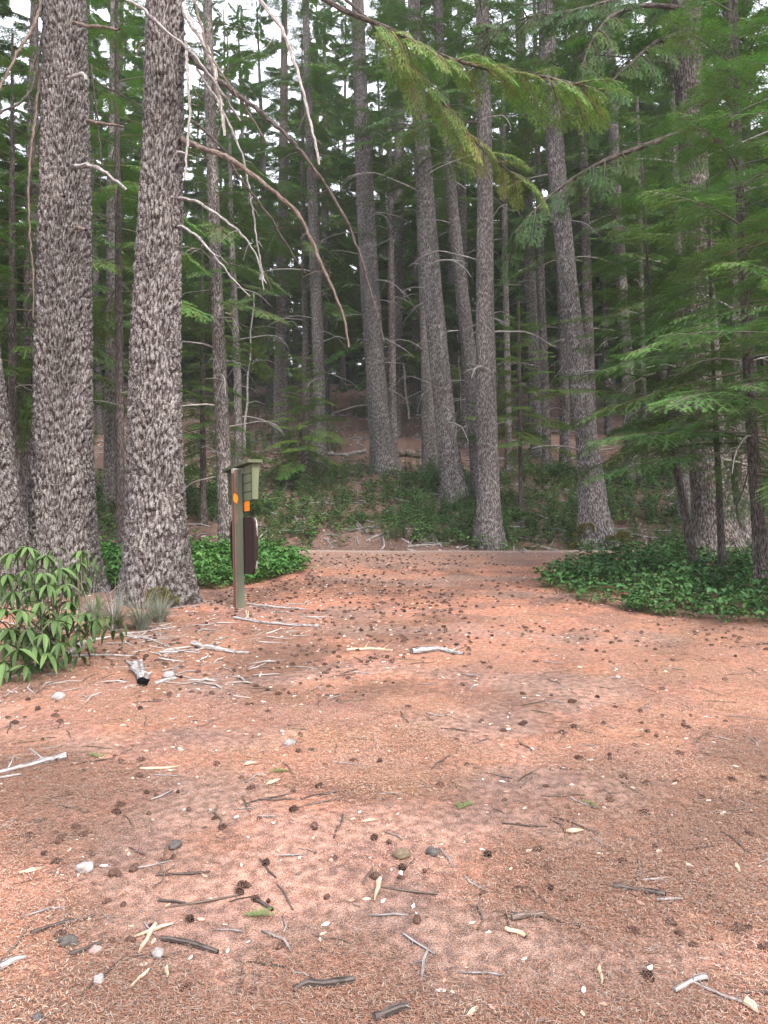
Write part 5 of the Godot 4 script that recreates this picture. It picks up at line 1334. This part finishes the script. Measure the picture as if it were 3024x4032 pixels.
# ---------------------------------------------------------------- litter
func cone_mesh(seed_: int) -> ArrayMesh:
	rng.seed = seed_
	var b := Build.new()
	var rows := 9
	var body := []
	var rad := []
	for k in 7:
		var t := k / 6.0
		body.append(Vector3((t - 0.5) * 0.05, 0, 0))
		rad.append(0.0085 * sqrt(maxf(0.08, sin(PI * (0.1 + 0.86 * t)))))
	b.tube(body, rad, 7, Color(0.5, 0.45, 0.45))
	for k in rows:
		var t := (k + 0.5) / rows
		var x := (t - 0.5) * 0.052
		var r := 0.0145 * sqrt(maxf(0.08, sin(PI * (0.12 + 0.84 * t))))
		for j in 7:
			var a := TAU * (j + 0.5 * (k % 2)) / 7.0 + rng.randf_range(-0.1, 0.1)
			var out := Vector3(0, cos(a), sin(a))
			var s := Vector3(0, -sin(a), cos(a))
			var q := rng.randf_range(0.7, 1.3)
			var tip := Vector3(x + 0.006, 0, 0) + out * r * rng.randf_range(1.0, 1.5)
			var foot := Vector3(x - 0.005, 0, 0) + out * 0.005
			var lip := tip + Vector3(0.0045, 0, 0) - out * 0.0015
			b.tri(foot, tip - s * 0.006, tip + s * 0.006, Color(q * 0.8, q * 0.68, q * 0.64), out)
			b.tri(tip - s * 0.006, tip + s * 0.006, lip, Color(minf(q * 1.0, 1.0), q * 0.85, q * 0.78), out)
			b.tri(foot, tip - s * 0.006, lip, Color(q * 0.6, q * 0.5, q * 0.48))
			b.tri(foot, tip + s * 0.006, lip, Color(q * 0.6, q * 0.5, q * 0.48))
	return b.done(m.cone)

func chip_mesh(seed_: int) -> ArrayMesh:
	rng.seed = seed_
	var poly := PackedVector2Array()
	var n := rng.randi_range(4, 6)
	for k in n:
		var a := TAU * k / n + rng.randf_range(-0.3, 0.3)
		poly.append(Vector2(cos(a) * rng.randf_range(0.6, 1.0), sin(a) * rng.randf_range(0.2, 0.45)) * 0.02)
	var b := Build.new()
	b.prism(poly, 0.0, 0.004, Color.WHITE, Transform3D(Basis(Vector3(1, 0, 0), Vector3(0, 0, 1), Vector3(0, 1, 0)), Vector3.ZERO))
	return b.done(m.litter)

func stone_mesh(seed_: int) -> ArrayMesh:
	rng.seed = seed_
	var s := SphereMesh.new()
	s.radius = 1.0
	s.height = 2.0
	s.radial_segments = 16
	s.rings = 9
	var arr := s.get_mesh_arrays()
	var v: PackedVector3Array = arr[Mesh.ARRAY_VERTEX]
	var c := PackedColorArray()
	for k in v.size():
		var q := v[k]
		var w := 1.0 + 0.35 * bump.get_noise_3d(q.x * 2.5 + seed_ * 7.0, q.y * 2.5, q.z * 2.5)
		v[k] = Vector3(q.x, q.y * 0.62, q.z * 0.8) * w
		var g := 0.75 + 0.5 * bump.get_noise_3d(q.x * 9.0, q.y * 9.0 + seed_, q.z * 9.0)
		c.append(Color(g, g, g))
	arr[Mesh.ARRAY_VERTEX] = v
	arr[Mesh.ARRAY_COLOR] = c
	var st := SurfaceTool.new()
	st.create_from_arrays(arr)
	st.generate_normals()
	return st.commit()

func needle_patch(seed_: int, n: int) -> ArrayMesh:
	rng.seed = seed_
	var b := Build.new()
	var tones := [Color(0.72, 0.335, 0.20), Color(0.80, 0.48, 0.34), Color(0.44, 0.22, 0.15), Color(0.62, 0.27, 0.165), Color(0.78, 0.60, 0.49), Color(0.25, 0.15, 0.115), Color(0.66, 0.37, 0.255)]
	for k in n:
		var r := 0.26 * sqrt(rng.randf())
		var a := rng.randf() * TAU
		var at := Vector3(cos(a) * r, rng.randf_range(0.0, 0.007), sin(a) * r)
		var d := Vector3.RIGHT.rotated(Vector3.UP, rng.randf() * TAU)
		d.y = rng.randf_range(-0.18, 0.18)
		var l := rng.randf_range(0.009, 0.021)
		var s := d.cross(Vector3.UP).normalized() * rng.randf_range(0.0005, 0.0011)
		var col: Color = tones[rng.randi() % tones.size()]
		var e := at + d * l
		var mid := at + d * l * 0.5 + s * rng.randf_range(-2.0, 2.0) + Vector3(0, 0.001, 0)
		b.quad(at - s, at + s, mid + s, mid - s, col, Vector3.UP)
		b.tri(mid - s, mid + s, e, col, Vector3.UP)
	return b.done(m.litter)

func on_land(x: float, z: float, lift := 0.0) -> Vector3:
	return Vector3(x, land(x, z) + lift, z)

func lie(x: float, z: float) -> Basis:
	# the slope of the land as a basis
	var e := 0.04
	var n := Vector3(land(x - e, z) - land(x + e, z), 2.0 * e, land(x, z - e) - land(x, z + e)).normalized()
	var right := Vector3.RIGHT - n * n.x
	right = right.normalized()
	return Basis(right, n, right.cross(n))

func build_litter() -> void:
	# sticks, branches and splinters
	for row in STICKS:
		rng.seed = int(absf(row[3][0].x) * 1000.0) + 5
		var given: Array = row[3]
		var first := on_land(given[0].x, given[0].y)
		var line := []
		var rad := []
		var total := 0.0
		for k in given.size() - 1:
			total += given[k].distance_to(given[k + 1])
		var n := clampi(int(total / 0.05), 4, 40)
		var curve := Curve2D.new()
		for k in given.size():
			var t: Vector2 = (given[mini(k + 1, given.size() - 1)] - given[maxi(k - 1, 0)]) / 6.0
			curve.add_point(given[k], -t, t)
		var wide := maxf(row[4], row[5])
		for k in n + 1:
			var f := float(k) / n
			var q := curve.sample_baked(curve.get_baked_length() * f)
			var r: float = lerpf(row[4], row[5], f) * rng.randf_range(0.8, 1.2)
			q += Vector2(rng.randf_range(-1, 1), rng.randf_range(-1, 1)) * 0.35 * r
			line.append(on_land(q.x, q.y, r * 0.75 + 0.002) - first)
			rad.append(r)
		var b := Build.new()
		if row[0] == "wood_splinter":
			for k in n + 1: rad[k] *= [0.4, 0.9, 1.0, 0.8, 0.35][mini(4, int(4.99 * k / n))]
		b.tube(line, rad, 4 if row[0] == "wood_splinter" else 9, Color.WHITE, 0.3, given[0].x * 9.0)
		if row[0] == "fallen_branch" and total > 0.25:
			for k in 3:
				var i := rng.randi_range(1, n - 1)
				var e := Vector3(rng.randf_range(-1, 1), rng.randf_range(0.15, 0.6), rng.randf_range(-1, 1)).normalized()
				var l := rng.randf_range(0.02, 0.12) + wide
				b.tube([line[i], line[i] + e * l], [rad[i] * 0.5, rad[i] * 0.2], 5, Color.WHITE)
		tag(top(row[0], b.done(m[row[6]]), first), row[1], "stick" if row[0] == "fallen_branch" else "splinter", row[2])
	# stones
	for k in STONES.size():
		var row: Array = STONES[k]
		var mesh := stone_mesh(k + 1)
		var mat: StandardMaterial3D = m.stone.duplicate()
		var col := Color(0.10, 0.09, 0.085)
		if "white" in row[0] or "pale" in row[0]: col = Color(0.36, 0.33, 0.315)
		elif "grey" in row[0]: col = Color(0.28, 0.26, 0.25)
		elif "pink" in row[0]: col = Color(0.36, 0.25, 0.23)
		elif "brown" in row[0]: col = Color(0.17, 0.13, 0.09)
		mat.albedo_color = col.linear_to_srgb()
		mesh.surface_set_material(0, mat)
		var o := top("stone", mesh, on_land(row[1].x, row[1].y, row[2] * 0.3))
		o.scale = Vector3.ONE * row[2]
		o.rotation.y = k * 1.3
		tag(o, row[0], "stone", "stones in the clearing")
	# fir cones: those that show largest singly, the rest as one scatter
	var cones := [cone_mesh(1), cone_mesh(2), cone_mesh(3)]
	rng.seed = 4242
	var spots := []
	for q in CONES: spots.append(q)
	while spots.size() < 1450:
		var d := 2.3 + 11.5 * pow(rng.randf(), 0.72)
		var x := rng.randf_range(-0.52, 0.52) * d
		if x > 1.9 and d > 9.4 - (x - 1.9) * 1.1 and d > 7.4: continue
		if x < -2.0 and d > 9.2: continue
		var k := patch.get_noise_2d(x * 0.9 + 7.0, d * 0.9)
		if rng.randf() > 0.12 + k * 0.6 + (0.6 if d > 6.0 else 0.0) - (0.35 if x > 0.8 and d > 6.0 else 0.0): continue
		spots.append(Vector2(x, -d))
	var order := range(spots.size())
	order.sort_custom(func(a, b): return spots[a].y > spots[b].y)
	var where := []
	var tints := []
	for k in order.size():
		var q: Vector2 = spots[order[k]]
		var s := rng.randf_range(0.42, 0.9)
		var b := lie(q.x, q.y) * Basis(Vector3.UP, rng.randf() * TAU) * Basis(Vector3(0, 0, 1), rng.randf_range(-0.3, 0.3)) * Basis(Vector3(1, 0, 0), rng.randf() * TAU)
		var t := Transform3D(b.scaled(Vector3.ONE * s), on_land(q.x, q.y, rng.randf_range(0.003, 0.009) * s))
		if k < 295:
			var o := top("fir_cone", cones[k % 3])
			o.transform = t
			var label := "dark brown fir cone on the brown needles close to the camera, lower right half"
			if q.y > -4.2:
				if q.x < 0.0: label = "dark brown fir cone on the orange needles and pale soil, lower left half"
			elif q.x < -0.5: label = "small brown fir cone among pale chips on the left of the clearing"
			else: label = "small brown fir cone on the bright orange needles right of the clearing's middle"
			tag(o, label, "cone", "fir cones scattered on the clearing")
		else:
			where.append(t)
			var w := rng.randf_range(0.8, 1.3)
			tints.append(Color(w, w, w))
	tag(many("cone_litter", cones[0], where, tints), "small brown fir cones strewn thickly over the far half of the clearing")
	# loose twigs, singly
	var twigs := []
	for k in 6:
		rng.seed = 600 + k
		var b := Build.new()
		var l := rng.randf_range(0.05, 0.11)
		var p := [Vector3(-l, 0, 0), Vector3(-l * 0.3, 0.002, rng.randf_range(-0.012, 0.012)), Vector3(l * 0.4, 0.001, rng.randf_range(-0.012, 0.012)), Vector3(l, 0, rng.randf_range(-0.01, 0.01))]
		b.tube(p, [0.0036, 0.0042, 0.0036, 0.0026], 6, Color.WHITE, 0.15, k)
		if k % 2: b.tube([p[1], p[1] + Vector3(0.02, 0.006, 0.025)], [0.0026, 0.0015], 4, Color.WHITE)
		twigs.append(b.done(m[["dark", "brown", "grey", "dark", "brown", "grey"][k]]))
	rng.seed = 61
	for k in 240:
		var d := 2.25 + 4.6 * pow(rng.randf(), 1.25)
		var x := rng.randf_range(-0.52, 0.52) * d
		var o := top("twig", twigs[k % 6])
		var s := rng.randf_range(0.45, 1.15)
		o.transform = Transform3D((lie(x, -d) * Basis(Vector3.UP, rng.randf() * TAU)).scaled(Vector3(s, s, s)), on_land(x, -d, 0.004))
		var tone: String = ["dark", "brown", "grey"][k % 3]
		tag(o, "%s thin twig lying on the needles in the %s of the clearing" % [tone, "left half" if x < 0.0 else "right half"], "twig", "loose twigs on the needles")
	# needles, chips and fine twigs: nobody could count them
	for v in 3:
		var mesh := needle_patch(700 + v, 900)
		where = []
		tints = []
		rng.seed = 800 + v
		while where.size() < 330:
			var d := 2.0 + 6.2 * pow(rng.randf(), 1.1)
			var x := rng.randf_range(-0.58, 0.58) * d
			if dirt_at(x, -d) > rng.randf_range(0.2, 0.75): continue
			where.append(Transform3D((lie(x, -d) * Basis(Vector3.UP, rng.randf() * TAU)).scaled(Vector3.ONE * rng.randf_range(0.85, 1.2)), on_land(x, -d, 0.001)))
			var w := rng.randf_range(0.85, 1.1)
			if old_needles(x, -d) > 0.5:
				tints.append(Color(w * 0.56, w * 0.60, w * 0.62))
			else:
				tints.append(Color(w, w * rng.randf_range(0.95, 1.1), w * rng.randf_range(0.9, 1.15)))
		tag(many("needle_litter", mesh, where, tints), "fallen orange and brown fir needles covering the clearing")
	for v in 3:
		var mesh := chip_mesh(720 + v)
		where = []
		tints = []
		rng.seed = 820 + v
		while where.size() < 2200:
			var d := 2.2 + 11.8 * pow(rng.randf(), 0.8)
			var x := rng.randf_range(-0.55, 0.55) * d
			var left := smoothstep(1.0, -2.0, x)
			if rng.randf() > 0.3 + 0.7 * left * smoothstep(3.5, 6.5, d): continue
			var b := lie(x, -d) * Basis(Vector3.UP, rng.randf() * TAU) * Basis(Vector3(1, 0, 0), rng.randf_range(-0.3, 0.3))
			where.append(Transform3D(b.scaled(Vector3.ONE * rng.randf_range(0.3, 1.1)), on_land(x, -d, 0.002)))
			var w := rng.randf_range(0.6, 1.4)
			tints.append([Color(0.95, 0.78, 0.66), Color(0.9, 0.6, 0.46), Color(0.45, 0.28, 0.2), Color(0.98, 0.93, 0.88), Color(0.16, 0.11, 0.09), Color(0.22, 0.15, 0.12)][rng.randi() % 6] * w)
		tag(many("chip_litter", mesh, where, tints), "pale bark chips and cone scales strewn over the clearing")
	# dead twigs on the slope
	where = []
	tints = []
	rng.seed = 840
	for k in 1500:
		var d := rng.randf_range(16.2, 42.0)
		var x := rng.randf_range(-0.52, 0.52) * d
		var b := lie(x, -d) * Basis(Vector3.UP, rng.randf() * TAU) * Basis(Vector3(0, 0, 1), rng.randf_range(-0.1, 0.2))
		where.append(Transform3D(b.scaled(Vector3(1, 1, 1) * rng.randf_range(2.0, 7.0)), on_land(x, -d, 0.02)))
		var w := rng.randf_range(0.6, 1.2)
		tints.append(Color(w, w, w))
	tag(many("twig_litter", twigs[2], where, tints), "grey dead twigs strewn over the litter of the wooded slope")
	where = []
	tints = []
	rng.seed = 841
	for k in 420:
		var x := rng.randf_range(-4.4, -0.4)
		var d := rng.randf_range(5.2, 9.0)
		if x < -0.6 * d or rng.randf() > smoothstep(0.0, -1.8, x): continue
		var b := lie(x, -d) * Basis(Vector3.UP, rng.randf() * TAU) * Basis(Vector3(0, 0, 1), rng.randf_range(-0.1, 0.1))
		where.append(Transform3D(b.scaled(Vector3(1, 1, 1) * rng.randf_range(0.5, 1.8)), on_land(x, -d, 0.006)))
		var w := rng.randf_range(0.8, 1.6)
		tints.append(Color(w, w * 0.97, w * 0.93))
	tag(many("twig_litter", twigs[2], where, tints), "grey twigs in the litter between the sign and the rhododendron")
	for v in 2:
		where = []
		tints = []
		rng.seed = 860 + v
		for k in 3200:
			var d := rng.randf_range(15.4, 34.0)
			var x := rng.randf_range(-0.52, 0.52) * d
			var b := lie(x, -d) * Basis(Vector3.UP, rng.randf() * TAU) * Basis(Vector3(1, 0, 0), rng.randf_range(-0.5, 0.5))
			where.append(Transform3D(b.scaled(Vector3.ONE * rng.randf_range(1.0, 3.6)), on_land(x, -d, 0.006)))
			var w := rng.randf_range(0.5, 1.2)
			tints.append([Color(0.6, 0.45, 0.38), Color(0.5, 0.3, 0.22), Color(0.25, 0.17, 0.14), Color(0.8, 0.7, 0.63)][rng.randi() % 4] * w)
		tag(many("chip_litter", chip_mesh(725 + v), where, tints), "bark bits and dead leaves strewn over the wooded slope")
	# green sprigs dropped on the needles
	var sprigs := [["green fir sprig lying on the pale dirt patch at lower centre", -0.47, -2.72], ["fallen green sprig right of the centre of the clearing", 0.33, -3.55], ["small green sprig in the left half of the clearing", -1.45, -4.15], ["green sprig beside cones in the left clearing", -0.46, -4.0], ["yellow-green tuft near the right end of the track", 1.25, -7.2], ["small green sprig right of centre near cones", 0.88, -3.65]]
	for k in sprigs.size():
		var row: Array = sprigs[k]
		rng.seed = 910 + k
		var b := Build.new()
		for j in 5:
			var a := rng.randf_range(-0.7, 0.7)
			needles(b, Vector3(j * 0.012, 0.004, 0), Vector3(j * 0.012, 0.006, 0) + Vector3(cos(a), 0.05, sin(a)) * 0.06, Vector3.UP, 0.02, 0.003, 0.004, Color(1.0, 0.8, 0.7))
		var o := top("fir_sprig", b.done(m.needle), on_land(row[1], row[2], 0.003))
		o.rotation.y = k * 1.1
		tag(o, row[0], "sprig", "green sprigs on the needles")


# ---------------------------------------------------------------- scene
func _ready() -> void:
	var cam := Camera3D.new()
	cam.name = "camera"
	cam.fov = CAMERA_FOV
	cam.far = 400.0
	cam.near = 0.05
	cam.position = Vector3(0, CAMERA_HEIGHT, 0)
	cam.rotation_degrees.x = CAMERA_PITCH
	add_child(cam)
	cam.current = true
	var sky_mat := ProceduralSkyMaterial.new()
	sky_mat.sky_top_color = Color(0.80, 0.81, 0.86)
	sky_mat.sky_horizon_color = Color(0.93, 0.93, 0.95)
	sky_mat.sky_curve = 0.2
	sky_mat.ground_bottom_color = Color(0.3, 0.25, 0.22)
	sky_mat.ground_horizon_color = Color(0.5, 0.45, 0.42)
	sky_mat.sun_angle_max = 0.0
	var sky := Sky.new()
	sky.sky_material = sky_mat
	var env := Environment.new()
	env.background_mode = Environment.BG_SKY
	env.sky = sky
	env.tonemap_mode = Environment.TONE_MAPPER_LINEAR
	env.tonemap_exposure = EXPOSURE
	env.fog_enabled = true
	env.fog_density = 0.0009
	env.fog_light_color = Color(0.93, 0.95, 0.93)
	env.sdfgi_enabled = true
	env.ssao_enabled = true
	env.ssil_enabled = true
	var around := WorldEnvironment.new()
	around.name = "surroundings"
	around.environment = env
	add_child(around)
	var sun := DirectionalLight3D.new()
	sun.name = "sun"
	sun.light_energy = 0.5
	sun.light_color = Color(1.0, 0.97, 0.94)
	sun.light_angular_distance = 25.0
	sun.shadow_enabled = true
	sun.rotation_degrees = Vector3(-44, 30, 0)
	add_child(sun)

	bump.noise_type = FastNoiseLite.TYPE_SIMPLEX
	bump.frequency = 0.35
	bump.seed = 2
	bump.fractal_octaves = 3
	patch.noise_type = FastNoiseLite.TYPE_SIMPLEX
	patch.frequency = 0.45
	patch.seed = 11
	patch.fractal_octaves = 4
	build_materials()
	m.blade = m.leaf.duplicate()
	m.blade.albedo_color = Color(0.30, 0.36, 0.21).linear_to_srgb()
	print("materials ", Time.get_ticks_msec())
	build_land()
	print("land ", Time.get_ticks_msec())
	for k in 3: boughs.append(make_bough(50 + k, 0, [0.12, 0.2, 0.3][k], 0.10))
	for k in 5: boughs.append(make_bough(60 + k, 1, [0.1, 0.18, 0.26, 0.34, 0.2][k], [0.05, 0.1, 0.15, 0.2, 0.3][k]))
	for k in 4: boughs.append(make_bough(70 + k, 2, [0.1, 0.2, 0.3, 0.2][k], [0.05, 0.1, 0.2, 0.25][k]))
	boughs.append(make_bough(81, 0, 0.25, 0.05, 0.8))
	for k in 8: snags.append(make_snag(200 + k))
	print("boughs ", Time.get_ticks_msec(), " ", boughs[0].surface_get_array_len(0) / 3, " ", boughs[4].surface_get_array_len(0) / 3)
	var trees := []
	for k in TREES.size():
		trees.append(grow(TREES[k], k))
		if TREES[k][13]:
			moss_on(trees[k], TREES[k][3], TREES[k][4], TREES[k][13] == 2)
	for row in POLES:
		var pb := Build.new()
		var line := []
		var rad := []
		for k in 13:
			var t := k / 12.0
			line.append((row[1][1] - row[1][0]) * t + Vector3(sin(k * 1.9), 0, cos(k * 1.3)) * 0.03 - Vector3(0, 0.15 * (1.0 - t), 0))
			rad.append(lerpf(row[2], row[2] * 0.4, t))
		pb.tube(line, rad, 8, Color.WHITE, 0.15, row[2] * 90.0)
		for k in 5:
			pb.tube([line[4 + k], line[4 + k] + Vector3(cos(k * 2.1), 0.2, sin(k * 2.1)) * 0.3, line[4 + k] + Vector3(cos(k * 2.1), -0.1, sin(k * 2.1)) * 0.6], [0.012, 0.009, 0.004], 4, Color.WHITE)
		tag(top("dead_pole", pb.done(m.pale), row[1][0]), row[0], "dead tree", "bleached dead poles on the slope")
	dead_limbs(trees)
	live_limbs(trees)
	print("trees ", Time.get_ticks_msec())
	far_trees()
	far_wood()
	print("far ", Time.get_ticks_msec())
	build_sign()
	build_plants()
	build_litter()
	print("done ", Time.get_ticks_msec())
